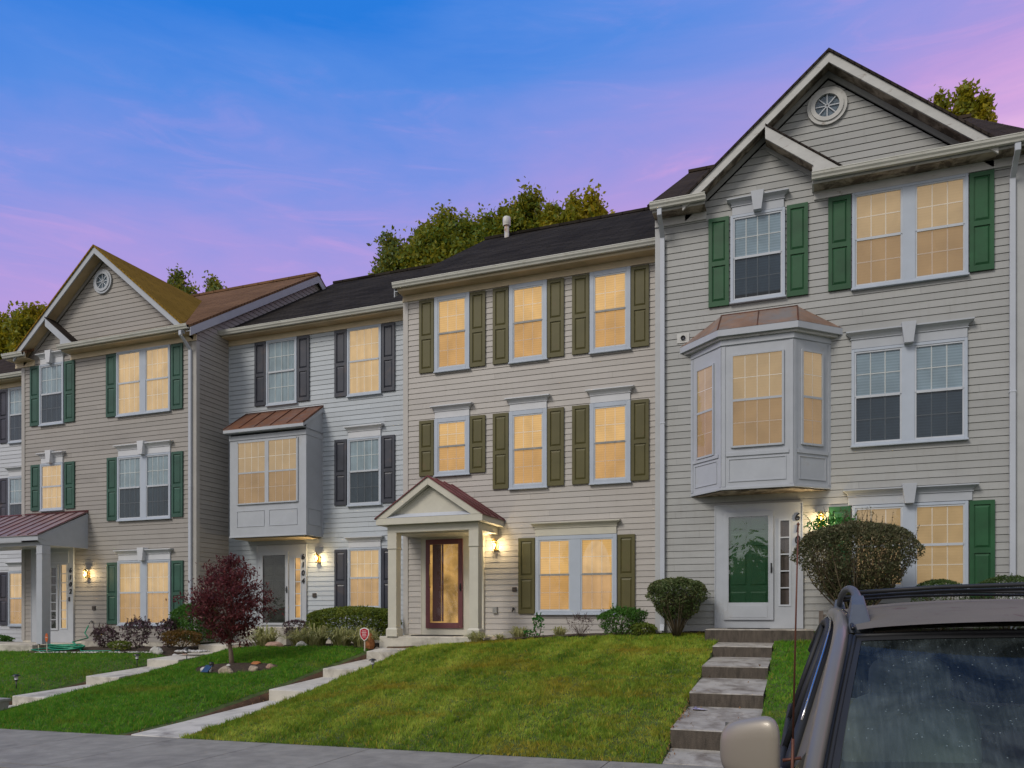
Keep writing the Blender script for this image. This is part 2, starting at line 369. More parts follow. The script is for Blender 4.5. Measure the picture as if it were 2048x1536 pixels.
def grass_mat(name, greens, dry, patch_lo, patch_hi, stripe=0.):
    m, N_ = newmat(name); M[name] = m
    g = N_.n('ShaderNodeNewGeometry'); t = g.outputs['Position']
    f = N_.m('ADD', N_.m('MULTIPLY', g.outputs['Random Per Island'], .34), N_.m('MULTIPLY', N_.mapr(N_.noise(t, .9, 4, .6), .3, .7), .34))
    f = N_.m('ADD', f, N_.m('MULTIPLY', N_.mapr(N_.noise(t, 8, 3, .7), .36, .64), .36))
    if stripe:
        wv = N_.noise(N_.mapping(t, (1.6, .35, 0), (0, 0, R(-38))), 1.1, 2, .4)
        f = N_.m('ADD', f, N_.m('MULTIPLY', N_.m('SUBTRACT', wv, .5), stripe), clamp=True)
    k = len(greens)
    cc = N_.ramp(f, [(i/(k-1), (*c, 1)) for i, c in enumerate(greens)])
    pt = N_.noise(N_.mapping(t, (.55, 1.3, 1)), .9, 5, .6, .4)
    cc = N_.mix(N_.mapr(pt, patch_lo, patch_hi), cc, (*dry, 1))
    cc = N_.mix(N_.m('GREATER_THAN', g.outputs['Random Per Island'], .93), cc, (dry[0]*1.4, dry[1]*1.3, dry[2]*1.5, 1))
    d = N_.n('ShaderNodeBsdfPrincipled'); N_.l(cc, d.inputs['Base Color']); d.inputs['Roughness'].default_value = .55
    d.inputs['Specular IOR Level'].default_value = .15
    tr = N_.n('ShaderNodeBsdfTranslucent'); N_.l(cc, tr.inputs[0])
    mx = N_.n('ShaderNodeMixShader'); mx.inputs[0].default_value = .42
    N_.l(d.outputs[0], mx.inputs[1]); N_.l(tr.outputs[0], mx.inputs[2]); finish(N_, mx.outputs[0])
grass_mat('grass_lush', [(.05, .16, .014), (.11, .29, .022), (.24, .46, .04)], (.28, .26, .035), .58, .80)
grass_mat('grass_worn', [(.07, .15, .014), (.24, .36, .034), (.54, .60, .095)], (.40, .30, .036), .52, .72, 1.2)

# ------------------------------------------------------------------ mesh helpers
WL = {}                                                            # world location of each parent
def wloc(o): return WL.get(o.name, Vector((0, 0, 0))) if o else Vector((0, 0, 0))
class MB:
    def __init__(s): s.v = []; s.f = []; s.m = []; s.sm = []
    def add(s, vs, fs, mi=0, smooth=False):
        b = len(s.v); s.v += [tuple(p) for p in vs]
        for f in fs: s.f.append([b+i for i in f]); s.m.append(mi); s.sm.append(smooth)
    def box(s, x0, x1, y0, y1, z0, z1, mi=0):
        x0, x1 = min(x0, x1), max(x0, x1); y0, y1 = min(y0, y1), max(y0, y1); z0, z1 = min(z0, z1), max(z0, z1)
        s.add([(x0, y0, z0), (x1, y0, z0), (x1, y1, z0), (x0, y1, z0), (x0, y0, z1), (x1, y0, z1), (x1, y1, z1), (x0, y1, z1)],
              [(0, 3, 2, 1), (4, 5, 6, 7), (0, 1, 5, 4), (1, 2, 6, 5), (2, 3, 7, 6), (3, 0, 4, 7)], mi)
    def quad(s, a, b, c, d, mi=0): s.add([a, b, c, d], [(0, 1, 2, 3)], mi)
    def poly(s, pts, mi=0): s.add(pts, [tuple(range(len(pts)))], mi)
    def prism(s, prof, a, b, mi=0):
        """prof: list of 3-D points; a, b: offsets; closed solid between prof+a and prof+b"""
        n = len(prof); a = Vector(a); b = Vector(b)
        vs = [Vector(p)+a for p in prof]+[Vector(p)+b for p in prof]
        fs = [tuple(range(n))[::-1], tuple(range(n, 2*n))]+[(i, (i+1) % n, n+(i+1) % n, n+i) for i in range(n)]
        s.add(vs, fs, mi)
    def exx(s, prof, x0, x1, mi=0): s.prism([(0, y, z) for y, z in prof], (x0, 0, 0), (x1, 0, 0), mi)
    def exy(s, prof, y0, y1, mi=0): s.prism([(x, 0, z) for x, z in prof], (0, y0, 0), (0, y1, 0), mi)
    def exz(s, prof, z0, z1, mi=0): s.prism([(x, y, 0) for x, y in prof], (0, 0, z0), (0, 0, z1), mi)
    def tube(s, pts, r, n=8, mi=0, cap=True, smooth=True, side=None, r2=None):
        """tube through pts; r scalar or list; with side+r2 an elliptic section (r along side, r2 across)"""
        pts = [Vector(p) for p in pts]; k = len(pts)
        rs = r if isinstance(r, (list, tuple)) else [r]*k
        r2s = rs if r2 is None else (r2 if isinstance(r2, (list, tuple)) else [r2]*k)
        vs = []; prev = None
        for i, p in enumerate(pts):
            t = (pts[min(i+1, k-1)]-pts[max(i-1, 0)]).normalized()
            ref = Vector(side) if side is not None else (prev if prev is not None else (Vector((0, 0, 1)) if abs(t.z) < .9 else Vector((1, 0, 0))))
            a = (ref-t*ref.dot(t)).normalized(); b = t.cross(a)
            if side is None: prev = a
            for j in range(n):
                an = 2*math.pi*j/n; vs.append(p+a*math.cos(an)*rs[i]+b*math.sin(an)*r2s[i])
        fs = [(i*n+j, i*n+(j+1) % n, (i+1)*n+(j+1) % n, (i+1)*n+j) for i in range(k-1) for j in range(n)]
        if cap: fs += [tuple(range(n))[::-1], tuple(range((k-1)*n, k*n))]
        s.add(vs, fs, mi, smooth)
    def lathe(s, c, prof, n=16, mi=0, axis='z'):
        vs = []; fs = []
        for (r, h) in prof:
            for j in range(n):
                an = 2*math.pi*j/n; x, y = r*math.cos(an), r*math.sin(an)
                vs.append((c[0]+x, c[1]+y, c[2]+h) if axis == 'z' else (c[0]+x, c[1]+h, c[2]+y))
        k = len(prof)
        fs = [(i*n+j, i*n+(j+1) % n, (i+1)*n+(j+1) % n, (i+1)*n+j) for i in range(k-1) for j in range(n)]
        fs += [tuple(range(n)), tuple(range((k-1)*n, k*n))]
        s.add(vs, fs, mi, True)
    def grid(s, fn, nu, nv, mi=0, smooth=True):
        vs = [fn(i/nu, j/nv) for j in range(nv+1) for i in range(nu+1)]
        fs = [(j*(nu+1)+i, j*(nu+1)+i+1, (j+1)*(nu+1)+i+1, (j+1)*(nu+1)+i) for j in range(nv) for i in range(nu)]
        s.add(vs, fs, mi, smooth)
    def build(s, name, mats, parent=None, bevel=0, loc=None):
        me = bpy.data.meshes.new(name); off = wloc(parent) if loc is None else Vector(loc)
        me.from_pydata([(x-off.x, y-off.y, z-off.z) for x, y, z in s.v], [], s.f)
        mats = mats if isinstance(mats, (list, tuple)) else [mats]
        for mm in mats: me.materials.append(M[mm])
        me.polygons.foreach_set('material_index', s.m); me.polygons.foreach_set('use_smooth', s.sm); me.update()
        o = bpy.data.objects.new(name, me); col.objects.link(o)
        if parent: o.parent = parent; WL[o.name] = off
        elif loc is not None: o.location = off; WL[o.name] = off
        if bevel:
            b = o.modifiers.new('bevel', 'BEVEL'); b.width = bevel; b.segments = 2; b.limit_method = 'ANGLE'
        return o
def tag(o, label=None, cat=None, group=None, kind=None):
    for k, v in (('label', label), ('category', cat), ('group', group), ('kind', kind)):
        if v: o[k] = v
    return o
def empty(name, loc, label, cat, group=None):
    o = bpy.data.objects.new(name, None); o.empty_display_size = .2; o.location = loc; col.objects.link(o)
    WL[o.name] = Vector(loc); return tag(o, label, cat, group)
def fast_mesh(name, V, nper, mat, parent=None, faces=None, loc=None, smooth=False):
    """V: (N, nper, 3) numpy; every element one face of nper vertices (or per-element 'faces')"""
    off = np.array(wloc(parent) if loc is None else loc)
    V = np.asarray(V, dtype=np.float64); n = V.shape[0]; co = (V-off).reshape(-1, 3).astype(np.float32)
    if faces is None: faces = np.arange(nper)[None, :]
    faces = np.asarray(faces); fl = faces.shape[1]; k = faces.shape[0]
    idx = (np.arange(n)[:, None, None]*nper+faces[None]).reshape(-1).astype(np.int32)
    me = bpy.data.meshes.new(name); me.vertices.add(len(co)); me.vertices.foreach_set('co', co.ravel())
    me.loops.add(len(idx)); me.loops.foreach_set('vertex_index', idx)
    me.polygons.add(n*k); me.polygons.foreach_set('loop_start', np.arange(0, n*k*fl, fl, dtype=np.int32))
    me.polygons.foreach_set('loop_total', np.full(n*k, fl, dtype=np.int32))
    me.materials.append(M[mat]); me.update(calc_edges=True); me.validate()
    o = bpy.data.objects.new(name, me); col.objects.link(o)
    if parent: o.parent = parent; WL[o.name] = Vector(off)
    elif loc is not None: o.location = Vector(loc)
    return o

# ------------------------------------------------------------------ terrain heights
def sw(X): return .075+.014*np.clip(X, -60, 20)
_zx = [-60, -26, -21, -14, -8.4, -5, -1.4, 3.5, 20]; _zz = [.3, .60, .69, .83, .95, 1.20, 1.34, 1.42, 1.5]
WALKS = [(-13.95, -13.05), (-8.9, -8.0), (-1.43, -.5)]
# treads: (front Y, front Z, back Y, back Z)
TREADS = [
    [(8.37, -.115, 10.37, -.04), (10.37, .13, 11.97, .21), (11.97, .385, 13.57, .486), (13.57, .65, 15.17, .75), (15.17, .92, 16.55, .98)],
    [(8.37, -.035, 11.39, .133), (11.39, .328, 13.04, .428), (13.04, .594, 14.67, .695), (14.67, .863, 15.4, .92)],
    [(8.37, .065, 8.9, .14), (8.9, .361, 10.44, .448), (10.44, .63, 11.77, .724), (11.77, .897, 13.2, .961), (13.2, 1.137, 14.1, 1.17)]]
def lawn(X, Y):
    X = np.asarray(X, float); Y = np.asarray(Y, float)
    zb = sw(X)+.01; zt = np.interp(X, _zx, _zz)
    t = np.clip((Y-8.37)/6.63, 0, 1)
    z = zb+(zt-zb)*t+np.interp(X, [-20, -14, -8, -4, -1], [-.01, -.05, -.04, .03, .07])*np.sin(np.pi*t)
    for a_, b_ in ((-13.95, -13.05), (-8.9, -8.0)):                # the lawns dip towards the paths
        z = z-.13*np.clip(1-(a_-X)/.9, 0, 1)**1.5*(X < a_+.02)*np.clip(t*6, 0, 1)-.035*np.clip(1-(X-b_)/.6, 0, 1)*(X > b_-.02)*np.clip(t*6, 0, 1)
    z = z+.012*np.sin(X*1.9+Y*.7)*np.sin(Y*1.3)*np.clip(t*5, 0, 1)*np.clip((1-t)*5, 0, 1)
    return z
def treadz(i, Y):
    for (a, za, b, zb) in TREADS[i]:
        if a <= Y <= b: return za+(zb-za)*(Y-a)/(b-a)
    return TREADS[i][-1][3] if Y > 9 else sw(WALKS[i][0])-.02
def ground_z(x, y):
    if y < 8.36: return float(sw(x))-.22
    z = float(lawn(x, y))
    for i, (a, b) in enumerate(WALKS):
        if a+.01 <= x <= b-.01 and y < (16.5 if i == 0 else 15.3 if i == 1 else 14.1): return min(z, treadz(i, y))-.22
        if i < 2 and a-.10 < x < a+.01 and y < 15.2:
            k = min(1, max(0, (a-x)/.10))
            return z*k+(1-k)*min(z, treadz(i, y)-.025)
    return z

def build_ground():
    xs = sorted(set([-400, -120, -60, -40, -30]+[round(v, 2) for v in np.arange(-27, 6.01, .16)]
                    + [e+d for a, b in WALKS for e in (a, b) for d in (-.01, .01)] + [a-.10 for a, b in WALKS]+[a-.05 for a, b in WALKS]
                    + [8, 12, 20, 60, 120, 400]))
    ys = sorted(set([-400, -100, -30, -12.2, -12, 0, 4, 8.30, 8.37]+[t_[0]+d for T in TREADS for t_ in T for d in (-.01, .01)]
                    + [round(v, 2) for v in np.arange(8.45, 15.6, .16)]+[16.4, 18, 22, 30, 60, 120, 400]))
    mb = MB(); vs = [(x, y, ground_z(x, y)) for y in ys for x in xs]; nx = len(xs)
    fs = [(j*nx+i, j*nx+i+1, (j+1)*nx+i+1, (j+1)*nx+i) for j in range(len(ys)-1) for i in range(nx-1)]
    mb.add(vs, fs, 0, True)
    for k, f in enumerate(mb.f):                                   # bare soil strip beside the two left paths
        cx = sum(vs[i][0] for i in f)/4; cy = sum(vs[i][1] for i in f)/4
        if 8.3 < cy < 15.3 and any(a-.10 < cx < b+.05 for a, b in WALKS[:2]): mb.m[k] = 1
    tag(mb.build('ground', ['turf_base', 'soil']), kind='structure')
build_ground()

def sheet(name, mat, x0, x1, y0, y1, zf, nx=40, ny=6, kind='structure'):
    mb = MB(); mb.grid(lambda u, v: (x0+(x1-x0)*u, y0+(y1-y0)*v, float(zf(x0+(x1-x0)*u, y0+(y1-y0)*v))), nx, ny)
    return tag(mb.build(name, mat), kind=kind)
sheet('road', 'asphalt', -60, 20, -12, 6.08, lambda x, y: sw(x)-.14)
mb = MB(); x = -59.; k = 0
while x < 19:
    x1 = x+1.5
    for (a, b, m_) in ((x, x1-.012, 0), (x1-.012, x1, 1)):
        d = -.012 if m_ else 0
        mb.add([(a, 6.3, sw(a)+d), (b, 6.3, sw(b)+d), (b, 8.37, sw(b)+d), (a, 8.37, sw(a)+d), (a, 6.3, sw(a)-.3), (b, 6.3, sw(b)-.3), (b, 8.37, sw(b)-.3), (a, 8.37, sw(a)-.3)],
               [(0, 1, 2, 3), (4, 5, 1, 0), (3, 2, 6, 7), (0, 3, 7, 4), (1, 5, 6, 2)], m_)
    x = x1
tag(mb.build('sidewalk', ['concrete_walk', 'concrete_joint']), kind='structure')
mb = MB()
for i in range(26):
    a = -58+3*i; b = a+2.99
    mb.add([(a, 6.08, sw(a)-.3), (b, 6.08, sw(b)-.3), (b, 6.10, sw(b)-.003), (a, 6.10, sw(a)-.003), (b, 6.295, sw(b)-.003), (a, 6.295, sw(a)-.003), (a, 6.295, sw(a)-.3), (b, 6.295, sw(b)-.3)],
           [(0, 1, 2, 3), (3, 2, 4, 5), (5, 4, 7, 6), (0, 3, 5, 6), (1, 7, 4, 2)])
tag(mb.build('kerb', 'concrete_walk'), kind='structure')
def path_build(i, mats):
    x0, x1 = WALKS[i]; mb = MB()
    for n_, (a, za, b, zb) in enumerate(TREADS[i]):
        e = .012
        # block with a rounded nosing; riser faces take the second material
        mb.add([(x0, a+e, za), (x1, a+e, za), (x1, b, zb), (x0, b, zb)], [(0, 1, 2, 3)], 0)
        mb.add([(x0, a, za-e), (x1, a, za-e), (x1, a+e, za), (x0, a+e, za)], [(0, 1, 2, 3)], 0)
        mb.add([(x0, a, za-.34), (x1, a, za-.34), (x1, a, za-e), (x0, a, za-e)], [(0, 1, 2, 3)], 1)
        for x in (x0, x1): mb.add([(x, a, za-.34), (x, a, za-e), (x, a+e, za), (x, b, zb), (x, b, zb-.34)], [(0, 1, 2, 3, 4)], 1)
    return tag(mb.build('path', mats), kind='structure')
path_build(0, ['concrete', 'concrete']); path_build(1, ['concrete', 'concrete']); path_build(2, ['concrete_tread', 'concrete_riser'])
def stoop(x0, x1, y0, y1, z0, z1, mats):
    mb = MB(); e = .015
    mb.box(x0, x1, y0, y1, z0, z1-e, 1); mb.add([(x0, y0, z1-e), (x1, y0, z1-e), (x1, y1, z1-e), (x0, y1, z1-e), (x0+e, y0+e, z1), (x1-e, y0+e, z1), (x1-e, y1, z1), (x0+e, y1, z1)],
        [(4, 5, 6, 7), (0, 1, 5, 4), (1, 2, 6, 5), (3, 0, 4, 7)], 0)
    return tag(mb.build('stoop', mats), kind='structure')
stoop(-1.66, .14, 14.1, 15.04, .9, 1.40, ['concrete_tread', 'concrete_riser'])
stoop(-8.98, -6.42, 15.35, 16.49, .8, 1.17, ['concrete', 'concrete'])
stoop(-14.1, -12.4, 16.55, 17.49, .8, 1.33, ['concrete', 'concrete'])
stoop(-23.0, -19.1, 14.75, 16.24, .3, .86, ['concrete', 'concrete'])
def bed(x0, x1, y0, y1):
    sheet('planting_bed', 'mulch', x0, x1, y0, y1, lambda x, y: ground_z(x, min(y, y1))+.022+.012*math.sin(x*7)*math.sin(y*9), int((x1-x0)*8)+2, 10)
BEDS = [(-19.0, -14.0, 14.45, 16.24), (-13.0, -9.02, 15.2, 17.49), (-6.4, -1.75, 14.9, 16.49), (.2, 3.6, 13.9, 15.04), (-30, -23.1, 15.9, 17.6)]
for b_ in BEDS: bed(*b_)

# ------------------------------------------------------------------ grass blades
def grass(name, x0, x1, y0, y1, n, mat, label, hmin=.022, hmax=.060, extra=None):
    X = rng.uniform(x0, x1, n); Y = rng.uniform(y0, y1, n)
    keep = np.ones(n, bool)
    for (a, b, c_, d_) in BEDS: keep &= ~((X > a+.03) & (X < b-.03) & (Y > c_+.06*np.sin(X*5)) & (Y < d_))
    for i, (a, b) in enumerate(WALKS):
        keep &= ~((X > a-(.055+.05*np.sin(Y*6) if i < 2 else -.0)) & (X < b+.0) & (Y < 17))
    for (ex, ey, er) in ((-11.46, 13.35, .0),): pass
    keep &= ~((((X+10.95)/.95)**2+((Y-12.95)/.52)**2 < 1))          # the maple's ring of mulch
    X = X[keep]; Y = Y[keep]; n = len(X)
    Z = lawn(X, Y)-.004
    cell = ((np.floor(X/.085+.35*np.sin(Y*31)).astype(np.int64)*73856093) ^ (np.floor(Y/.085+.35*np.sin(X*27)).astype(np.int64)*19349663)) & 1023
    ch = rng.uniform(.45, 1.55, 1024)[cell]; ca = rng.uniform(0, 2*np.pi, 1024)[cell]
    H = rng.uniform(hmin, hmax, n)*ch*(.85+.45*np.abs(np.sin(X*2.3+1)*np.sin(Y*1.9)))
    a = rng.uniform(0, 2*np.pi, n); W = rng.uniform(.0035, .007, n)
    lean = rng.uniform(.1, .9, n)*H; la = ca+rng.normal(0, .7, n)
    base = np.stack([X, Y, Z], 1); d = np.stack([np.cos(a)*W, np.sin(a)*W, 0*a], 1)
    tip = base+np.stack([np.cos(la)*lean, np.sin(la)*lean, H], 1)
    V = np.stack([base-d, base+d, tip], 1)
    return tag(fast_mesh(name, V, 3, mat), label, kind='stuff')
grass('grass', -7.99, -1.44, 8.33, 14.95, 210000, 'grass_worn', 'worn yellow-green lawn sloping up to the house with olive shutters')
grass('grass', -12.98, -9.1, 8.33, 15.3, 120000, 'grass_lush', 'lush green lawn round the red maple')
grass('grass', -25, -14.1, 8.33, 14.8, 150000, 'grass_lush', 'green lawn in front of the far left gabled house')
grass('grass', -.49, 2.6, 8.33, 14.0, 70000, 'grass_lush', 'strip of green lawn right of the stained concrete steps')

# ------------------------------------------------------------------ house pieces
def siding(mb, o, u, n, span, z0, z1, ex=.127, mi=0):
    """lapped courses on the vertical plane through o, running along u, facing n; span(z)->(a,b) along u"""
    o = Vector(o); u = Vector(u); n = Vector(n); up = Vector((0, 0, 1)); z = z0
    def P(a, z_, d): return o+u*a+n*d+up*(z_-o.z)
    while z < z1-.005:
        zt = min(z+ex, z1); zl = zt-.009 if zt-z > .03 else zt
        a0, b0 = span(z); a1, b1 = span(zl)
        if b0-a0 > .02:
            if b1-a1 < .01: a1 = b1 = (a1+b1)/2
            q = [P(a0, z, .016), P(b0, z, .016), P(b1, zl, .006), P(a1, zl, .006)]
            mb.add(q, [(0, 1, 2, 3)], mi)
            mb.add([P(a0, z, -.012), P(b0, z, -.012), P(b0, z, .016), P(a0, z, .016)], [(0, 1, 2, 3)], mi)
            mb.add([P(a1, zl, .006), P(b1, zl, .006), P(b1, zl, -.012), P(a1, zl, -.012)], [(0, 1, 2, 3)], mi)
            mb.add([P(a1, zl, -.012), P(b1, zl, -.012), P(b1, zt, -.012), P(a1, zt, -.012)], [(0, 1, 2, 3)], mi)
        z = zt
def crosshead(parent, Y, x0, x1, z0, z1, key=False, mat='white_trim'):
    """x0..x1: frieze width at the bottom; crown flares out by .09 each side"""
    mb = MB(); h = z1-z0; f = .09
    mb.box(x0, x1, Y-.045, Y, z0, z0+h*.55)
    mb.box(x0-.02, x1+.02, Y-.06, Y, z0+h*.55, z0+h*.62)
    # crown moulding with mitred ends
    zs = [(z0+h*.62, .0, .06), (z0+h*.78, .03, .085), (z0+h*.9, .075, .13), (z0+h*.92, f, .145), (z1, f, .145)]
    for (za, fa, ya), (zb, fb, yb) in zip(zs[:-1], zs[1:]):
        A = [(x0-fa, Y-ya, za), (x1+fa, Y-ya, za), (x1+fa, Y, za), (x0-fa, Y, za)]
        B = [(x0-fb, Y-yb, zb), (x1+fb, Y-yb, zb), (x1+fb, Y, zb), (x0-fb, Y, zb)]
        mb.add(A+B, [(0, 1, 5, 4), (1, 2, 6, 5), (3, 0, 4, 7)])
    mb.add([(x0-f, Y-.145, z1), (x1+f, Y-.145, z1), (x1+f, Y, z1+.015), (x0-f, Y, z1+.015)], [(0, 1, 2, 3)])
    if key:
        c_ = (x0+x1)/2
        mb.exy([(c_-.07, z0-.02), (c_+.07, z0-.02), (c_+.115, z1+.05), (c_-.115, z1+.05)], Y-.175, Y)
    return mb.build('window_crown', mat, parent, bevel=.004)
def shutter(parent, Y, x0, x1, z0, z1, mat):
    mb = MB(); b = Y-.018; t = .05; st = (x1-x0)*.17; rail = .09; mid = z0+(z1-z0)*.48
    mb.box(x0, x1, b-.014, b, z0, z1)
    f0, f1 = b-.034, b-.014
    mb.box(x0, x0+st, f0, f1, z0, z1); mb.box(x1-st, x1, f0, f1, z0, z1)
    for (a, c_) in ((z0, z0+rail), (mid-rail*.45, mid+rail*.45), (z1-rail*.8, z1)): mb.box(x0+st, x1-st, f0, f1, a, c_)
    for (a, c_) in ((z0+rail, mid-rail*.45), (mid+rail*.45, z1-rail*.8)):
        A = [(x0+st+.012, f1, a+.015), (x1-st-.012, f1, a+.015), (x1-st-.012, f1, c_-.015), (x0+st+.012, f1, c_-.015)]
        i_ = .035; B = [(x0+st+i_, f0+.004, a+.05), (x1-st-i_, f0+.004, a+.05), (x1-st-i_, f0+.004, c_-.05), (x0+st+i_, f0+.004, c_-.05)]
        mb.add(A+B, [(0, 1, 5, 4), (1, 2, 6, 5), (2, 3, 7, 6), (3, 0, 4, 7), (4, 5, 6, 7)])
    return mb.build('shutter', mat, parent)
def window(parent, Y, x0, x1, z0, z1, n=1, fw=.048, mull=.2, lit='lit_curtain', cols=4, rows=2, low=None, frame='window_frame', sill=True, names='window', dark_rail=False):
    """double-hung units in one frame: frame (part) > sash, pane, blind (sub-parts)"""
    W_ = MB(); F = Y-.062
    W_.box(x0, x0+fw, F, Y, z0, z1); W_.box(x1-fw, x1, F, Y, z0, z1)
    W_.box(x0+fw, x1-fw, F, Y, z1-fw, z1); W_.box(x0+fw, x1-fw, F, Y, z0, z0+fw*.8)
    uw = (x1-x0-2*fw-(n-1)*mull)/n; units = []
    for i in range(n):
        a = x0+fw+i*(uw+mull); units.append((a, a+uw))
        if i < n-1: W_.box(a+uw, a+uw+mull, F+.004, Y, z0+fw*.8, z1-fw)
    if sill: W_.box(x0-.015, x1+.015, F-.02, Y, z0-.03, z0)
    P_ = W_.build(names, frame, parent, bevel=.004)
    za, zb = z0+fw*.8, z1-fw; zm = (za+zb)/2+.01
    lit_on = lit.startswith('lit')
    for (a, b) in units:
        S = MB(); s_ = .028
        for (q, r) in ((za, zm), (zm, zb)):
            d = F+.018 if q == za else F+.010
            S.box(a, a+s_, d, Y-.022, q, r); S.box(b-s_, b, d, Y-.022, q, r)
        S.box(a+s_, b-s_, F+.004, Y-.022, zm-.022, zm+.022, 1 if dark_rail else 0)
        S.box(a+s_, b-s_, F+.018, Y-.022, za, za+s_); S.box(a+s_, b-s_, F+.010, Y-.022, zb-s_, zb)
        for (q, r) in ((za+s_, zm-.022), (zm+.022, zb-s_)):
            for c_ in range(1, cols):
                xx = a+s_+(b-a-2*s_)*c_/cols; S.quad((xx-.009, Y-.034, q), (xx+.009, Y-.034, q), (xx+.009, Y-.034, r), (xx-.009, Y-.034, r), 2)
            for c_ in range(1, rows):
                zz = q+(r-q)*c_/rows; S.quad((a+s_, Y-.0345, zz-.009), (b-s_, Y-.0345, zz-.009), (b-s_, Y-.0345, zz+.009), (a+s_, Y-.0345, zz+.009), 2)
        S.build('sash', ['sash_white', 'box_grey', 'muntin'], P_)
        for (q, r, g_) in ((zm+.022, zb-s_, 'glass'), (za+s_, zm-.022, low or ('glass_screened' if lit_on else 'glass_dark_screen'))):
            G = MB(); G.box(a+s_, b-s_, Y-.042, Y-.038, q, r); G.build('pane', g_, P_)
        B = MB(); B.box(a+.004, b-.004, Y-.026, Y-.0225, za+.004, zb-.004); B.build('blind', lit, P_)
    return P_
def numerals(parent, txt, x, Y, ztop, pitch, size, shear=.15):
    for i, ch in enumerate(txt):
        cu = bpy.data.curves.new('digit', 'FONT'); cu.body = ch; cu.size = size; cu.extrude = .008; cu.align_x = 'CENTER'; cu.shear = shear; cu.offset = .0035
        ob = bpy.data.objects.new('digit_tmp', cu); col.objects.link(ob)
        dg = bpy.context.evaluated_depsgraph_get(); me = bpy.data.meshes.new_from_object(ob.evaluated_get(dg))
        bpy.data.objects.remove(ob); me.materials.clear(); me.materials.append(M['dark_number'])
        o = bpy.data.objects.new('house_number', me); col.objects.link(o); o.parent = parent
        o.location = Vector((x, Y-.01, ztop-size*.72-i*pitch))-wloc(parent); o.rotation_euler = (R(90), 0, 0)
        o['label'] = 'black numeral %s' % ch
def wall_lamp(parent, x, Y, z, s=1., power=9):
    """brass coach lamp: back plate and arm, glass body, glowing bulb and its light"""
    b = MB(); b.box(x-.05*s, x+.05*s, Y-.035, Y-.012, z-.13*s, z+.08*s)
    b.tube([(x, Y-.03, z-.02*s), (x, Y-.08, z+.10*s), (x, Y-.13, z+.13*s)], .008*s, 6)
    b.lathe((x, Y-.13, z), [(.004, .17*s), (.012*s, .15*s), (.03*s, .125*s), (.062*s, .09*s), (.06*s, .08*s)], 12)
    b.lathe((x, Y-.13, z), [(.035*s, -.085*s), (.045*s, -.075*s), (.02*s, -.115*s), (.004, -.13*s)], 12)
    P_ = b.build('wall_lamp', 'brass', parent)
    g = MB(); g.lathe((x, Y-.13, z), [(.040*s, -.075*s), (.052*s, -.02*s), (.055*s, .04*s), (.058*s, .08*s)], 12); g.build('lamp_glass', 'lamp_glass', P_)
    u = MB(); u.lathe((x, Y-.13, z), [(.004, -.05*s), (.020*s, -.03*s), (.024*s, 0), (.016*s, .03*s), (.004, .045*s)], 10); u.build('bulb', 'bulb', P_)
    ld = bpy.data.lights.new('lamp_light', 'POINT'); ld.energy = power; ld.color = (1, .76, .42); ld.shadow_soft_size = .03
    lo = bpy.data.objects.new('lamp_light', ld); col.objects.link(lo); lo.parent = P_; lo.location = Vector((x, Y-.21, z+.0))-wloc(P_)
def gutter(parent, x0, x1, Yf, zt, mat='gutter_white', name='gutter'):
    """K-style gutter, front face at Yf, top edge at zt"""
    mb = MB(); y = Yf
    prof = [(y+.11, zt), (y+.11, zt-.115), (y+.045, zt-.115), (y+.035, zt-.085), (y+.012, zt-.055), (y+.006, zt-.02), (y, zt-.015), (y, zt), (y+.012, zt), (y+.02, zt-.03), (y+.05, zt-.1), (y+.1, zt-.1), (y+.1, zt)]
    mb.exx(prof, x0, x1); return mb.build(name, mat, parent)
def downspout(parent, x, Y, ztop, zbot, Yg, mat='downspout_white'):
    mb = MB()
    path = [(x, Yg+.06, ztop), (x, Yg+.06, ztop-.12), (x, (Yg+Y)/2, ztop-.24), (x, Y-.06, ztop-.40), (x, Y-.06, ztop-.55), (x, Y-.06, zbot+.12), (x, Y-.13, zbot)]
    pts = [Vector(p) for p in path]; vs = []; 
    for i, p in enumerate(pts):
        for (dx, dy) in ((-.042, -.03), (.042, -.03), (.042, .03), (-.042, .03)): vs.append((p.x+dx, p.y+dy, p.z))
    fs = [(i*4+j, i*4+(j+1) % 4, i*4+4+(j+1) % 4, i*4+4+j) for i in range(len(pts)-1) for j in range(4)]+[(0, 1, 2, 3), (len(vs)-4, len(vs)-3, len(vs)-2, len(vs)-1)]
    mb.add(vs, fs); mb.box(x-.05, x+.05, Y-.095, Y-.012, (ztop+zbot)/2, (ztop+zbot)/2+.03)
    return mb.build('downspout', mat, parent, bevel=.006)
def eave(parent, x0, x1, Y, zt, fr='cream_glow_trim', sof='soffit_cream', ov=.38, name='eave', fb=.30):
    mb = MB(); yf = Y-ov+.06
    mb.box(x0, x1, yf, yf+.02, zt-.15, zt-.02, 0)                 # fascia
    mb.box(x0, x1, yf+.02, Y+.0, zt-.15, zt-.135, 1)              # soffit
    mb.box(x0, x1, Y-.030, Y+.0, zt-fb, zt-.152, 0)               # frieze
    mb.box(x0, x1, Y-.045, Y-.03, zt-fb, zt-fb+.03, 0)
    return mb.build(name, [fr, sof], parent)
PITCH = .64
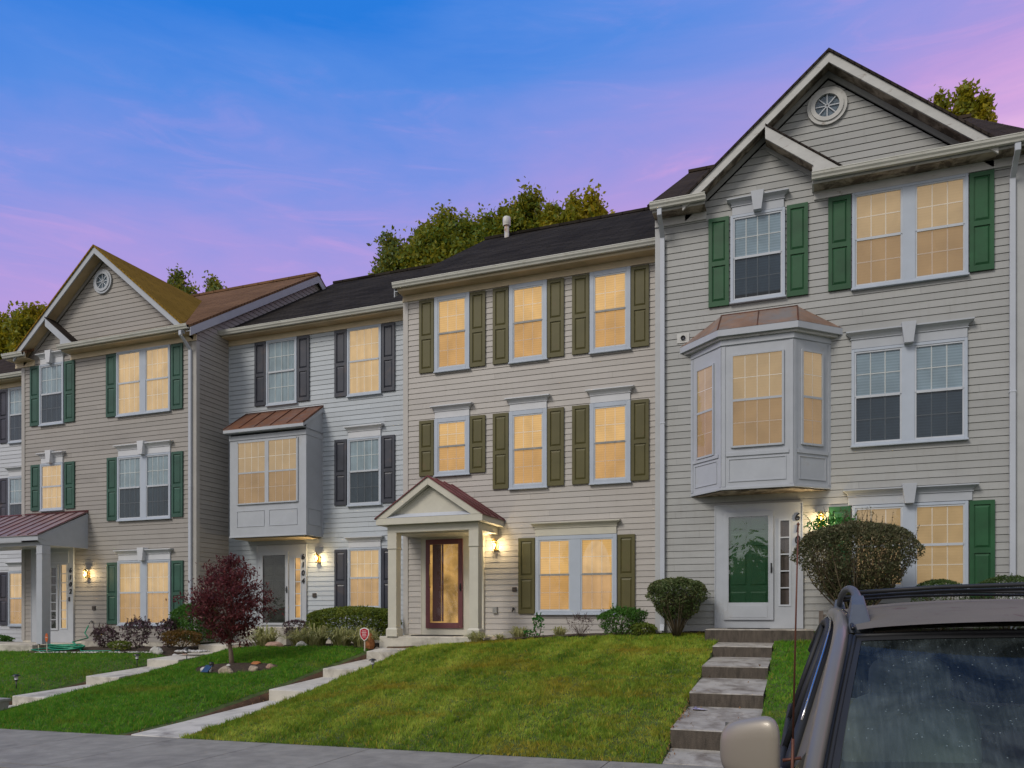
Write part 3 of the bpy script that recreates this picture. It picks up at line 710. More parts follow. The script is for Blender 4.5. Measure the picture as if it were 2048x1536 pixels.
def main_roof(parent, x0, x1, Y, zt, mat, depth=11., ov=.38, name='roof', th=.07, notch=None):
    """gable roof, ridge along X"""
    mb = MB(); y0 = Y-ov+.02; yr = Y+depth/2-.18; y1 = Y+depth+ov; zr = zt+PITCH*(yr-y0)
    spans = [(x0, x1, y0, yr), (x0, x1, y1, yr)]
    if notch: ym = Y+.18; spans = [(x0, notch[0], y0, ym), (notch[1], x1, y0, ym), (x0, x1, ym, yr), (x0, x1, y1, yr)]
    for (xa, xb, a, b) in spans:
        sl = lambda y: zt+PITCH*((y-y0) if y <= yr else (2*yr-y-y0)); za, zb2 = sl(a), sl(b)
        mb.add([(xa, a, za), (xb, a, za), (xb, b, zb2), (xa, b, zb2), (xa, a, za-th), (xb, a, za-th), (xb, b, zb2-th), (xa, b, zb2-th)],
               [(0, 1, 2, 3), (4, 5, 6, 7), (0, 1, 5, 4), (1, 2, 6, 5), (3, 0, 4, 7)])
    mb.box(x0, x1, yr-.12, yr+.12, zr-.055, zr+.018)
    return mb.build(name, mat, parent), yr, zr
def side_walls(mb, x0, x1, Y, zb, zt, depth, ov=.38, mi=0, sides=('r', 'l')):
    y0 = Y-ov+.02; yr = Y+depth/2-.18
    def span(z):
        if z <= zt-.05: return (0, depth)
        h = (z-(zt-.05))/PITCH; a = max(0, y0-Y+h+.0); b = 2*(yr-Y)-a
        return (a, min(depth, max(a, b)))
    top = zt+PITCH*(yr-y0)-.08
    if 'r' in sides: siding(mb, (x1, Y, zb), (0, 1, 0), (1, 0, 0), span, zb, top, mi=mi)
    if 'l' in sides: siding(mb, (x0, Y, zb), (0, 1, 0), (-1, 0, 0), span, zb, top, mi=mi)
    mb.box(x0+.03, x1-.03, Y+depth-.05, Y+depth, zb, zt-.1, mi)
def rake_boards(parent, x, Y, zt, depth, s, mat='white_trim', ov=.38, wid=.22, out=.14):
    """side rakes of the main roof; s=+1 right side"""
    y0 = Y-ov+.02; yr = Y+depth/2-.18; zr = zt+PITCH*(yr-y0); mb = MB(); xo = x+s*out
    for (a, b) in ((y0, yr), (2*yr-y0, yr)):
        mb.prism([(0, a, zt-.075), (0, b, zr-.075), (0, b, zr-.075-wid), (0, a, zt-.075-wid)], (xo-.02*s, 0, 0), (xo, 0, 0))
        mb.prism([(0, a, zt-.16), (0, b, zr-.16), (0, b, zr-.175), (0, a, zt-.175)], (x, 0, 0), (xo-.02*s, 0, 0))
    return mb.build('rake_board', mat, parent)
def slab(mb, pts, th, mi=0):
    n = len(pts); lo = [(x, y, z-th) for x, y, z in pts]
    mb.add(list(pts)+lo, [tuple(range(n)), tuple(range(n, 2*n))[::-1]]+[(i, (i+1) % n, n+(i+1) % n, n+i) for i in range(n)], mi)
def corner_board(mb, x, Y, zb, zt, w_=.1, mi=1, side=0):
    mb.box(x, x+w_, Y-.028, Y+.0, zb, zt, mi)
    if side: mb.box(x if side < 0 else x+w_, (x if side < 0 else x+w_)+.028*side, Y-.028, Y+.09, zb, zt, mi)

GRP = 'attached townhouses along the street'
# ================================================================== townhouse 6108 (right)
def gable_house(lab, X0, X1, Y, zb, fz, sid, roofm, crossm, ap, sl, sr, small, trim, sof, gut, depth=11., zoff=0., number=None, left_gut=None, shed_x=None, sides=('r', 'l'), rakeR=True, rw=.22, wx=None, etrim=None):
    """fz: frieze bottom height. ap: (x,z) of the big gable's outer apex; sl, sr: outer x where its rakes meet the eave; small: (x of small apex, x of cut)"""
    H = empty('townhouse', (round((X0+X1)/2, 2), Y, zb), lab, 'house', GRP)
    zt = fz+.32; Yf = Y-.35
    ql = (ap[1]-zt)/(ap[0]-sl); qr = (ap[1]-zt)/(sr-ap[0])
    wall = MB()
    def span(z):
        if z <= fz+.28: return (0, X1-X0)
        zz = z+rw+.10
        if zz > ap[1]: return (0, 0)
        return (max(0, ap[0]-(ap[1]-zz)/ql-X0), min(X1-X0, ap[0]+(ap[1]-zz)/qr-X0))
    siding(wall, (X0, Y, zb), (1, 0, 0), (0, -1, 0), span, zb, ap[1]-rw-.1)
    side_walls(wall, X0, X1, Y, zb, zt, depth, mi=0, sides=sides)
    corner_board(wall, X0-.0, Y, zb, fz, .10, 1, -1); corner_board(wall, X1-.12, Y, zb, fz, .12, 1, 1)
    wall.box(X0, X1, Y-.01, Y+.1, zb-.5, zb+.0, 2)
    wall.build('wall', [sid, 'siding_trim_'+sid, 'concrete'], H)
    rf, yr, zr = main_roof(H, X0-.12, X1+.14, Y, zt, roofm, depth, notch=(left_gut[1], small[1]))
    # cut the roof away under the cross gable is not needed: the cross roof lies above it
    cr = MB(); Yv = Y-.36+(ap[1]-zt)/PITCH; yfr = Yf-.03
    for (xe) in (sl, sr):
        slab(cr, [(xe, yfr, zt+.012), (ap[0], yfr, ap[1]+.012), (ap[0], Yv+.1, ap[1]+.012)], .05)
    cr.build('cross_roof', crossm, H)
    # rakes of the big gable
    rk = MB()
    def rake(xa, za, xb, zb_, y, w_, th=.035):
        rk.prism([(xa, 0, za), (xb, 0, zb_), (xb, 0, zb_-w_), (xa, 0, za-w_)], (0, y, 0), (0, y+th, 0), 0)
        rk.prism([(xa, 0, za-w_+.07), (xb, 0, zb_-w_+.07), (xb, 0, zb_-w_+.055), (xa, 0, za-w_+.055)], (0, y+th, 0), (0, Y-.0, 0), 1)
        rk.prism([(xa, 0, za-w_+.05), (xb, 0, zb_-w_+.05), (xb, 0, zb_-w_-.06), (xa, 0, za-w_-.06)], (0, Y-.03, 0), (0, Y-.0, 0), 2)
    rake(ap[0], ap[1], sr, zt, Yf, rw); rake(sl, zt, ap[0], ap[1], Yf, rw)
    rk.build('gable_rake', [trim, sof, sid], H)
    # small gable at the left: own apex on the same left slope, right rake descending to the eave return
    sx, cx = small; sz = ap[1]-(ap[0]-sx)*ql-rw+.01; qs = .80; zc = sz-(cx-sx)*qs; ex_ = sx+(sz-zt-.03)/qs; w2 = .23
    rk = MB()
    rk.prism([(sx, 0, sz), (ex_, 0, zt+.03), (cx, 0, zt+.03), (cx, 0, zc-w2), (sx, 0, sz-w2)], (0, Yf-.01, 0), (0, Yf+.025, 0), 0)
    rk.prism([(sx, 0, sz-w2+.06), (cx, 0, zc-w2+.06), (cx, 0, zc-w2+.045), (sx, 0, sz-w2+.045)], (0, Yf+.025, 0), (0, Y, 0), 1)
    rk.prism([(sx, 0, sz-w2+.04), (cx, 0, zc-w2+.04), (cx, 0, zc-w2-.05), (sx, 0, sz-w2-.05)], (0, Y-.035, 0), (0, Y, 0), 2)
    rk.prism([(sx, 0, sz), (ex_+.03, 0, zt+.02), (ex_+.03, 0, zt+.05), (sx, 0, sz+.03)], (0, Yf-.03, 0), (0, Y-.0, 0), 3)
    rk.box(cx-.02, cx+.012, Yf+.026, Y-.0, zt-.15, zc-w2+.02, 0)
    rk.build('small_gable', [trim, sof, sid, 'shingle_dark_side'], H)
    # pent eave with gutter right of the small gable
    eave(H, cx+.012, X1+.02, Y, zt, etrim or trim, sof, name='eave')
    g1 = gutter(H, cx-.03, X1+.08, Yf-.11, zt, gut)
    pt = MB(); slab(pt, [(cx+.05, Yf-.02, zt+.02), (sr-.05, Yf-.02, zt+.02), (sr-.25, Y-.0, zt+.2), (cx+.05, Y-.0, zt+.2)], .04); pt.build('pent_roof', roofm, H)
    # left eave return and gutter
    lx0, lx1 = left_gut
    eave(H, lx0+.03, lx1, Y, zt, etrim or trim, sof, name='eave_return'); gutter(H, lx0, lx1+.02, Yf-.11, zt, gut)
    if rakeR: rake_boards(H, X1, Y, zt, depth, 1)
    # round attic window
    rx, rz = wx; rw_ = MB(); n = 28
    for (ro, ri, ya, yb) in ((.335, .265, Y-.055, Y), (.275, .205, Y-.075, Y)):
        vs = []; fs = []
        for j in range(n):
            a = 2*math.pi*j/n; c_, s_ = math.cos(a), math.sin(a)
            vs += [(rx+ro*c_, ya, rz+ro*s_), (rx+ri*c_, ya, rz+ri*s_), (rx+ro*c_, yb, rz+ro*s_), (rx+ri*c_, yb, rz+ri*s_)]
        for j in range(n):
            k = (j+1) % n; fs += [(4*j, 4*k, 4*k+1, 4*j+1), (4*j, 4*j+2, 4*k+2, 4*k), (4*j+1, 4*k+1, 4*k+3, 4*j+3)]
        rw_.add(vs, fs)
    P_ = rw_.build('round_window', trim, H)
    mu = MB()
    for j in range(4):
        a = math.pi*j/4+.1*0; d = Vector((math.cos(a), 0, math.sin(a))); q = Vector((-d.z, 0, d.x))*.009; c0 = Vector((rx, Y-.05, rz))
        mu.prism([c0-d*.21-q, c0+d*.21-q, c0+d*.21+q, c0-d*.21+q], (0, 0, 0), (0, .008, 0))
    mu.build('muntin', 'sash_white', P_)
    gl = MB(); gl.exy([(rx+.215*math.cos(2*math.pi*j/24), rz+.215*math.sin(2*math.pi*j/24)) for j in range(24)], Y-.038, Y-.034); gl.build('pane', 'glass', P_)
    bk = MB(); bk.exy([(rx+.21*math.cos(2*math.pi*j/24), rz+.21*math.sin(2*math.pi*j/24)) for j in range(24)], Y-.026, Y-.022); bk.build('backing', 'attic_dark', P_)
    return H, zt
pm('attic_dark', (.06, .09, .12), .6, .5, 12)
for k_, c_ in (('siding_6108', (.40, .41, .41)), ('siding_6106', (.44, .42, .39)), ('siding_6104', (.42, .46, .50)), ('siding_6102', (.37, .355, .33)), ('siding_6100', (.55, .56, .58))):
    pm('siding_trim_'+k_, c_, .5, .08, 2)

Y8 = 15.05
H8, _ = gable_house('townhouse with bright green shutters and a three-sided bay window, nearest on the right',
    -2.68, 3.40, Y8, 1.22, 9.10, 'siding_6108', 'shingle_dark', 'shingle_dark_side', (.39, 11.56), -2.14, 2.96, (-.67, .14), 'stained_trim', 'soffit_stained', 'gutter_white',
    left_gut=(-2.74, -1.74), wx=(.37, 10.76), sides=('l', 'r'))
window(H8, Y8, -1.30, -.34, 7.47, 9.08, lit='grey_blind', cols=4)
crosshead(H8, Y8, -1.27, -.36, 9.09, 9.37, key=True)
mb = MB(); mb.box(-1.22, -.42, Y8-.031, Y8-.0285, 7.52, 7.60); mb.build('blind_gap', 'dark_interior', [o for o in H8.children if o.name.startswith('window')][0])
window(H8, Y8, .78, 2.58, 7.42, 9.11, n=2, lit='lit_shade', cols=3)
for a, b in ((-1.70, -1.33), (-.31, .05), (.39, .76), (2.60, 2.96)): shutter(H8, Y8, a, b, 7.44, 9.10, 'shutter_green')
window(H8, Y8, .77, 2.57, 4.64, 6.34, n=2, lit='grey_blind', cols=3)
crosshead(H8, Y8, .77, 2.57, 6.35, 6.64, key=True)
window(H8, Y8, .78, 2.58, 2.12, 3.58, n=2, lit='lit_shade', cols=3, low='glass')
crosshead(H8, Y8, .72, 2.64, 3.59, 3.86, key=True)
shutter(H8, Y8, .40, .76, 1.95, 3.58, 'shutter_green'); shutter(H8, Y8, 2.60, 2.97, 1.95, 3.58, 'shutter_green')
downspout(H8, -2.56, Y8, 9.28, 1.35, Y8-.46); downspout(H8, 3.22, Y8, 9.28, 1.4, Y8-.46)
mb = MB(); mb.box(-2.29, -2.06, Y8-.03, Y8, 6.84, 7.02); mb.box(-2.23, -2.12, Y8-.035, Y8-.03, 6.88, 6.98); mb.lathe((-2.175, Y8-.03, 6.93), [(.045, -.02), (.045, 0)], 12, 1, 'y'); mb.build('dryer_vent', ['vent_white', 'black_metal'], H8)
def panel_door(mb, x0, x1, Y, z0, z1, mi=0):
    mb.box(x0, x1, Y-.012, Y, z0, z1, mi); w_ = x1-x0; h = z1-z0
    for (a, b) in ((.12, .46), (.54, .88)):
        for (c_, d_) in ((.06, .26), (.32, .62), (.68, .80), (.83, .95)):
            xa, xb, za, zb = x0+w_*a, x0+w_*b, z0+h*c_, z0+h*d_
            A = [(xa, Y-.013, za), (xb, Y-.013, za), (xb, Y-.013, zb), (xa, Y-.013, zb)]; i_ = .02
            B = [(xa+i_, Y-.022, za+i_), (xb-i_, Y-.022, za+i_), (xb-i_, Y-.022, zb-i_), (xa+i_, Y-.022, zb-i_)]
            mb.add(A+B, [(0, 1, 5, 4), (1, 2, 6, 5), (2, 3, 7, 6), (3, 0, 4, 7), (4, 5, 6, 7)], mi)
def storm_door(H, Y, x0, x1, z0, z1, frame, inner, glass, kick=.3, st=.075, top=.09, handle=1, inmat=None):
    """storm door (part): frame with kick panel > pane, handle; the house door behind it"""
    D = MB(); F = Y-.085
    D.box(x0, x0+st, F, Y-.05, z0, z1); D.box(x1-st, x1, F, Y-.05, z0, z1)
    D.box(x0+st, x1-st, F, Y-.05, z1-top, z1); D.box(x0+st, x1-st, F, Y-.05, z0, z0+kick)
    if kick > .2: D.box(x0+st+.03, x1-st-.03, F-.006, F, z0+.04, z0+kick-.05)
    D.box(x0+st, x0+st+.015, F-.005, F, z0+kick, z1-top); D.box(x1-st-.015, x1-st, F-.005, F, z0+kick, z1-top)
    P_ = D.build('storm_door', frame, H, bevel=.004)
    G = MB(); G.box(x0+st, x1-st, Y-.072, Y-.068, z0+kick, z1-top); G.build('pane', glass, P_)
    hx = x1-st*.5 if handle > 0 else x0+st*.5
    Hn = MB(); zc = z0+.95; Hn.box(hx-.012, hx+.012, F-.012, F, zc-.09, zc+.09); Hn.tube([(hx, F-.01, zc+.05), (hx, F-.045, zc+.04), (hx, F-.05, zc-.03), (hx, F-.01, zc-.06)], .008, 6); Hn.build('handle', 'black_metal', P_)
    I = MB(); inner(I, x0+.02, x1-.02, Y-.022, z0, z1); I.build('front_door', inmat, H)
    return P_
# door surround, sidelight
def door_surround(H, Y, x0, x1, z0, z1, openings, mat, t=.05, zs=None):
    """casing with rectangular openings [(xa, xb, za, zb)] left to right"""
    C = MB(); x = x0
    for (a, b, za, zb) in openings:
        C.box(x, a, Y-t, Y, z0, z1); C.box(a, b, Y-t, Y, zb, z1); C.box(a, b, Y-t, Y, z0, za)
        x = b
    C.box(x, x1, Y-t, Y, z0, z1)
    C.box(x0-.02, x0, Y-t-.01, Y, z0, z1+.02); C.box(x1, x1+.02, Y-t-.01, Y, z0, z1+.02); C.box(x0, x1, Y-t-.01, Y, z1, z1+.02)
    return C.build('door_casing', mat, H)
door_surround(H8, Y8, -1.57, -.05, 1.405, 3.68, [(-1.42, -.54, 1.56, 3.56), (-.42, -.27, 1.84, 3.37)], 'white_trim')
storm_door(H8, Y8, -1.42, -.54, 1.56, 3.56, 'white_trim', panel_door, 'door_glass_bright', kick=.32, inmat='green_door')
def sidelight(H, Y, xa, xb, za, zb, n, blind, frame='sash_white', name='sidelight'):
    S = MB(); S.box(xa-.03, xa, Y-.062, Y-.02, za-.03, zb+.03); S.box(xb, xb+.03, Y-.062, Y-.02, za-.03, zb+.03); S.box(xa, xb, Y-.062, Y-.02, za-.03, za); S.box(xa, xb, Y-.062, Y-.02, zb, zb+.03)
    for i in range(1, n):
        zz = za+(zb-za)*i/n; S.box(xa, xb, Y-.058, Y-.04, zz-.011, zz+.011)
    P_ = S.build(name, frame, H)
    G = MB(); G.box(xa, xb, Y-.045, Y-.042, za, zb); G.build('pane', 'glass', P_)
    B = MB(); B.box(xa, xb, Y-.03, Y-.024, za, zb); B.build('blind', blind, P_)
    return P_
blind_mat('dark_curtain', (0, 0, 0), 0, fold=.6, base=(.16, .13, .12))
sidelight(H8, Y8, -.42, -.27, 1.84, 3.37, 5, 'dark_curtain')
numerals(H8, '6108', -.135, Y8-.05, 3.50, .205, .19, .15)
wall_lamp(H8, .27, Y8, 3.36, .92, 13)
# bay window, three-sided, above the door
def bay_three(H, Y):
    xl, xr, fl, fr, yf = -2.03, .43, -1.41, -.19, 14.47; z0, z1 = 3.90, 6.60
    plan = [(xl, Y), (fl, yf), (fr, yf), (xr, Y)]
    B = MB(); B.exz(plan, z0, z1-.0)
    B.exz([(xl-.02, Y), (fl-.01, yf-.025), (fr+.01, yf-.025), (xr+.02, Y)], z0, z0+.05)
    B.exz([(xl-.02, Y), (fl-.01, yf-.025), (fr+.01, yf-.025), (xr+.02, Y)], 6.5, z1)
    P_ = B.build('bay_window', 'white_trim', H, bevel=.004)
    So = MB(); So.exz([(xl+.05, Y), (fl+.02, yf+.04), (fr-.02, yf+.04), (xr-.05, Y)], z0-.02, z0-.002); So.build('bay_soffit', 'soffit_stained', P_)
    faces = [((xl, Y), (fl, yf), .13, .53, 4.60, 6.22, 2), ((fl, yf), (fr, yf), .20, 1.03, 4.68, 6.29, 4), ((fr, yf), (xr, Y), .12, .55, 4.68, 6.29, 2)]
    sides_ = []
    for (p0, p1, a, b, za, zb, nc) in faces:
        p0 = Vector((*p0, 0)); p1 = Vector((*p1, 0)); u = (p1-p0).normalized(); nn = Vector((u.y, -u.x, 0)); L = (p1-p0).length
        if nn.y > 0: nn = -nn
        if nc == 2: a, b = L*.24, L*.74
        def Bx(mb, xa, xb, d0, d1, zz0, zz1, mi=0):
            q = [p0+u*xa+nn*d0, p0+u*xb+nn*d0, p0+u*xb+nn*d1, p0+u*xa+nn*d1]
            mb.add([(v.x, v.y, zz0) for v in q]+[(v.x, v.y, zz1) for v in q], [(0, 1, 2, 3), (4, 5, 6, 7), (0, 1, 5, 4), (1, 2, 6, 5), (2, 3, 7, 6), (3, 0, 4, 7)], mi)
        Fm = MB(); zm = (za+zb)/2+.01
        Bx(Fm, a-.035, a, .03, .002, za-.03, zb+.03); Bx(Fm, b, b+.035, .03, .002, za-.03, zb+.03); Bx(Fm, a, b, .03, .002, zb, zb+.03); Bx(Fm, a, b, .035, .002, za-.035, za)
        Bx(Fm, a, b, .026, .012, zm-.02, zm+.02)
        for c_ in range(1, nc): xx = a+(b-a)*c_/nc; Bx(Fm, xx-.006, xx+.006, .014, .0138, za, zb, 1)
        for q in (za+(zm-za)/2, zm+(zb-zm)/2): Bx(Fm, a, b, .0145, .0143, q-.006, q+.006, 1)
        # raised stiles, rail and lower panel moulding
        for (xa, xb) in ((.0, .07), (L-.07, L)): Bx(Fm, xa+.005, xb-.005, .012, .001, 3.96, 6.48)
        Bx(Fm, .075, L-.075, .02, .001, 4.50, 4.56)
        for (qa, qb) in ((4.04, 4.055), (4.44, 4.455)): Bx(Fm, .12, L-.12, .012, .001, qa, qb)
        for xx in (.12, L-.135): Bx(Fm, xx, xx+.015, .0115, .001, 4.055, 4.44)
        Fm.build('bay_sash', ['white_trim', 'muntin'], P_)
        for (qa, qb, g_) in ((zm+.02, zb, 'glass'), (za, zm-.02, 'glass_screened')):
            G = MB(); Bx(G, a, b, .022, .019, qa, qb); G.build('pane', g_, P_)
        Bl = MB(); Bx(Bl, a, b, .008, .003, za, zb); Bl.build('blind', 'lit_shade', P_)
    # hipped copper roof with fascia and seams
    el, er, ef_l, ef_r, ye = -2.25, .64, -1.47, -.11, 14.35; ze = 6.76; rt = 7.27
    Rf = MB(); A = (el, Y, ze); B_ = (ef_l, ye, ze); C = (ef_r, ye, ze); D = (er, Y, ze); T1 = (-1.47, Y, rt); T2 = (-.13, Y, rt)
    Rf.poly([A, B_, T1]); Rf.poly([B_, C, T2, T1]); Rf.poly([C, D, T2])
    for (a, b) in ((B_, T1), (C, T2)): Rf.tube([a, b], .014, 6, 1)
    for t_ in (.5,):
        a = Vector(B_).lerp(Vector(C), t_); b = Vector(T1).lerp(Vector(T2), t_); Rf.tube([a+Vector((0, 0, .008)), b+Vector((0, -.01, .008))], .009, 5, 1)
    Rf.tube([T1, T2], .016, 6, 1)
    Rf.build('bay_roof', ['copper_dull', 'copper_seam'], P_)
    Fa = MB(); Fa.exz([(el, Y), (ef_l, ye), (ef_r, ye), (er, Y)], ze-.115, ze-.004); Fa.build('bay_fascia', 'white_trim', P_)
    Ff = MB(); Ff.exz([(el+.08, Y), (ef_l+.03, ye+.06), (ef_r-.03, ye+.06), (er-.08, Y)], z1, ze-.117); Ff.build('bay_eave', 'stained_trim', P_)
bay_three(H8, Y8)

# ================================================================== townhouse 6106 (centre right)
Y6 = 16.5
H6 = empty('townhouse', (-5.85, Y6, 1.2), 'beige townhouse with olive green shutters and a gabled entrance portico, second from the right', 'house', GRP)
def plain_wall(H, X0, X1, Y, zb, zt, sid, depth=11., sides=('l', 'r'), cl=True, cr=True):
    w_ = MB(); siding(w_, (X0, Y, zb), (1, 0, 0), (0, -1, 0), lambda z: (0, X1-X0), zb, zt-.15)
    side_walls(w_, X0, X1, Y, zb, zt, depth, sides=sides)
    if cl: corner_board(w_, X0, Y, zb, zt-.3, .1, 1, -1)
    if cr: corner_board(w_, X1-.1, Y, zb, zt-.3, .1, 1, 1)
    w_.box(X0, X1, Y-.01, Y+.1, zb-.5, zb, 2)
    w_.build('wall', [sid, 'siding_trim_'+sid, 'concrete'], H)
plain_wall(H6, -8.96, -2.69, Y6, 1.20, 9.42, 'siding_6106', sides=('l',), cr=False)
main_roof(H6, -9.06, -2.69, Y6, 9.42, 'shingle_black')
rake_boards(H6, -8.96, Y6, 9.42, 11., -1, out=.09)
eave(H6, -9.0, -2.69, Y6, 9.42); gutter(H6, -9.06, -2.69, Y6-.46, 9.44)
mb = MB(); fx, fy, fzz = -8.27, 21.5, 12.6
mb.lathe((fx, fy, fzz), [(.07, 0), (.07, .60)], 14); mb.lathe((fx, fy, fzz), [(.10, .58), (.115, .60), (.115, .80), (.10, .83), (.02, .84)], 14, 1)
mb.build('flue_pipe', ['flue_metal', 'flue_cap'], H6)
for x0 in (-8.15, -6.27, -4.39):
    window(H6, Y6, x0, x0+.9, 7.36, 9.11, fw=.095, lit='lit_blind', cols=3, dark_rail=True)
    shutter(H6, Y6, x0-.40, x0-.02, 7.37, 9.09, 'shutter_olive'); shutter(H6, Y6, x0+.91, x0+1.29, 7.37, 9.09, 'shutter_olive')
    zl = 4.92 if x0 < -8 else 4.51
    window(H6, Y6, x0, x0+.9, zl, 6.25, fw=.095, lit='lit_blind', cols=3, dark_rail=True)
    shutter(H6, Y6, x0-.40, x0-.02, zl+.01, 6.24, 'shutter_olive'); shutter(H6, Y6, x0+.91, x0+1.29, zl+.01, 6.24, 'shutter_olive')
    crosshead(H6, Y6, x0+.01, x0+.89, 6.26, 6.54, mat='crown_white')
window(H6, Y6, -5.64, -3.79, 1.68, 3.40, n=2, fw=.085, mull=.25, lit='lit_blind', cols=3, dark_rail=True)
crosshead(H6, Y6, -5.65, -3.80, 3.41, 3.70, mat='portico_trim')
def part_of(H, kind, x):                                           # the window of house H whose frame starts at x, lowest storey
    c_ = [o for o in H.children if o.name.startswith(kind) and abs(min(v.co.x for v in o.data.vertices)+wloc(o).x-x) < .05]
    return min(c_, key=lambda o: min(v.co.z for v in o.data.vertices))
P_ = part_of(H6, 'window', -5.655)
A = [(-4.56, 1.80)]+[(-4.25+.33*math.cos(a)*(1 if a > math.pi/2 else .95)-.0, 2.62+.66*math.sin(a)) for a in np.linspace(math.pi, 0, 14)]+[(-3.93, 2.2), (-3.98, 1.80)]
mb = MB(); mb.exy(A, Y6-.029, Y6-.0275); mb.build('glow_arch', 'pale_arch_glow', P_)  # pale bright arch in the right-hand glass, shaped as a glowing panel
shutter(H6, Y6, -6.05, -5.66, 1.68, 3.38, 'shutter_olive'); shutter(H6, Y6, -3.77, -3.40, 1.68, 3.38, 'shutter_olive')
wall_lamp(H6, -6.60, Y6, 3.24, .95, 16)
mb = MB(); mb.box(-6.20, -6.10, Y6-.04, Y6, 2.18, 2.28); mb.build('doorbell_box', 'box_dark', H6)
mb = MB(); mb.box(-6.67, -6.57, Y6-.06, Y6, 1.69, 1.83); mb.build('outlet_box', 'box_grey', H6)
mb = MB(); mb.tube([(-6.17, Y6, 1.77), (-6.17, Y6-.09, 1.77), (-6.17, Y6-.11, 1.72)], .014, 8); mb.lathe((-6.17, Y6-.05, 1.79), [(.03, -.02), (.035, 0), (.02, .03)], 10); mb.build('garden_tap', 'black_metal', H6)
door_surround(H6, Y6, -8.48, -6.91, 1.175, 3.56, [(-8.36, -7.41, 1.34, 3.42)], 'portico_trim')
def lit_door(mb, x0, x1, Y, z0, z1):
    mb.box(x0, x1, Y-.004, Y, z0, z1)
P_ = storm_door(H6, Y6, -8.36, -7.41, 1.34, 3.42, 'burgundy_door', lit_door, 'door_glass', kick=.13, st=.10, top=.12, inmat='lit_hall')
mb = MB(); mb.box(-8.2, -7.98, Y6-.04, Y6-.03, 1.5, 3.3); mb.box(-7.96, -7.92, Y6-.045, Y6-.03, 1.5, 3.3); mb.build('door_edge', 'burgundy_door', H6)
mb = MB(); mb.tube([(-8.235, Y6-.085, 2.3), (-8.235, Y6-.125, 2.33), (-8.235, Y6-.125, 2.83), (-8.235, Y6-.085, 2.86)], .012, 8); mb.build('handle', 'brass', P_)
numerals(H6, '6106', -7.05, Y6-.05, 3.40, .27, .24, .1)
def portico(H, Y):
    yf = 15.2; xl, xr, xm = -8.98, -6.40, -7.69; z0, z1 = 3.66, 3.79; zp = 4.66
    Bm = MB()
    Bm.box(-8.77, -6.55, yf+.14, Y, 3.49, 3.655); Bm.box(-8.60, -6.72, yf+.33, Y-.001, 3.475, 3.488)
    P_ = Bm.build('portico', 'portico_trim', H, bevel=.004)
    Cn = MB(); Cn.box(xl, xr, yf, Y, 3.657, 3.80)
    Cn.prism([(xl, 0, 3.80), (xr, 0, 3.80), (xm, 0, zp-.02)], (0, yf+.14, 0), (0, yf+.16, 0))
    # raking boards
    for (a, b) in ((xl, xm), (xr, xm)):
        s = 1 if a < b else -1
        Cn.prism([(a, 0, 3.802), (b, 0, zp), (b, 0, zp-.165), (a+s*.26, 0, 3.802)], (0, yf-.005, 0), (0, yf+.12, 0))
        Cn.prism([(a+s*.32, 0, 3.85), (b, 0, zp-.20), (b, 0, zp-.225), (a+s*.36, 0, 3.85)], (0, yf+.12, 0), (0, yf+.138, 0))
    Cn.build('pediment', 'portico_trim', P_, bevel=.003)
    Fl = MB(); Fl.add([(xl+.21, yf-.004, 3.806), (xr-.21, yf-.004, 3.806), (xr-.33, yf+.14, 3.90), (xl+.33, yf+.14, 3.90), (xl+.21, yf-.004, 3.802), (xr-.21, yf-.004, 3.802)], [(0, 1, 2, 3), (4, 5, 1, 0)])
    Fl.build('flashing', 'downspout_white', P_)
    Rf = MB()
    for (a, b) in ((xl-.03, xm), (xr+.03, xm)):
        slab(Rf, [(a, yf-.03, 3.80), (b, yf-.03, zp+.02), (b, Y, zp+.02), (a, Y, 3.80)], .02)
        for t_ in (.02, .33, .66, .97):
            y = yf-.02+(Y-yf)*t_; Rf.tube([(a, y, 3.812), (b, y, zp+.032)], .012, 5, 1)
    Rf.build('portico_roof', ['burgundy_roof', 'red_seam'], P_)
    for (a, zz) in ((-8.76, 1.17), (-6.77, 1.17)):
        Cl = MB(); y0 = yf+.15; w_ = .21
        Cl.box(a, a+w_, y0, y0+w_, zz+.2, 3.49)
        Cl.add([(a-.035, y0-.035, zz), (a+w_+.035, y0-.035, zz), (a+w_+.035, y0+w_+.035, zz), (a-.035, y0+w_+.035, zz), (a-.035, y0-.035, zz+.16), (a+w_+.035, y0-.035, zz+.16), (a+w_+.035, y0+w_+.035, zz+.16), (a-.035, y0+w_+.035, zz+.16),
                (a, y0, zz+.2), (a+w_, y0, zz+.2), (a+w_, y0+w_, zz+.2), (a, y0+w_, zz+.2)],
               [(0, 1, 5, 4), (1, 2, 6, 5), (2, 3, 7, 6), (3, 0, 4, 7), (4, 5, 9, 8), (5, 6, 10, 9), (6, 7, 11, 10), (7, 4, 8, 11)])
        Cl.box(a-.018, a+w_+.018, y0-.018, y0+w_+.018, 3.13, 3.155); Cl.box(a-.008, a+w_+.008, y0-.008, y0+w_+.008, 3.155, 3.49)
        Cl.build('column', 'portico_trim', P_, bevel=.004)
portico(H6, Y6)

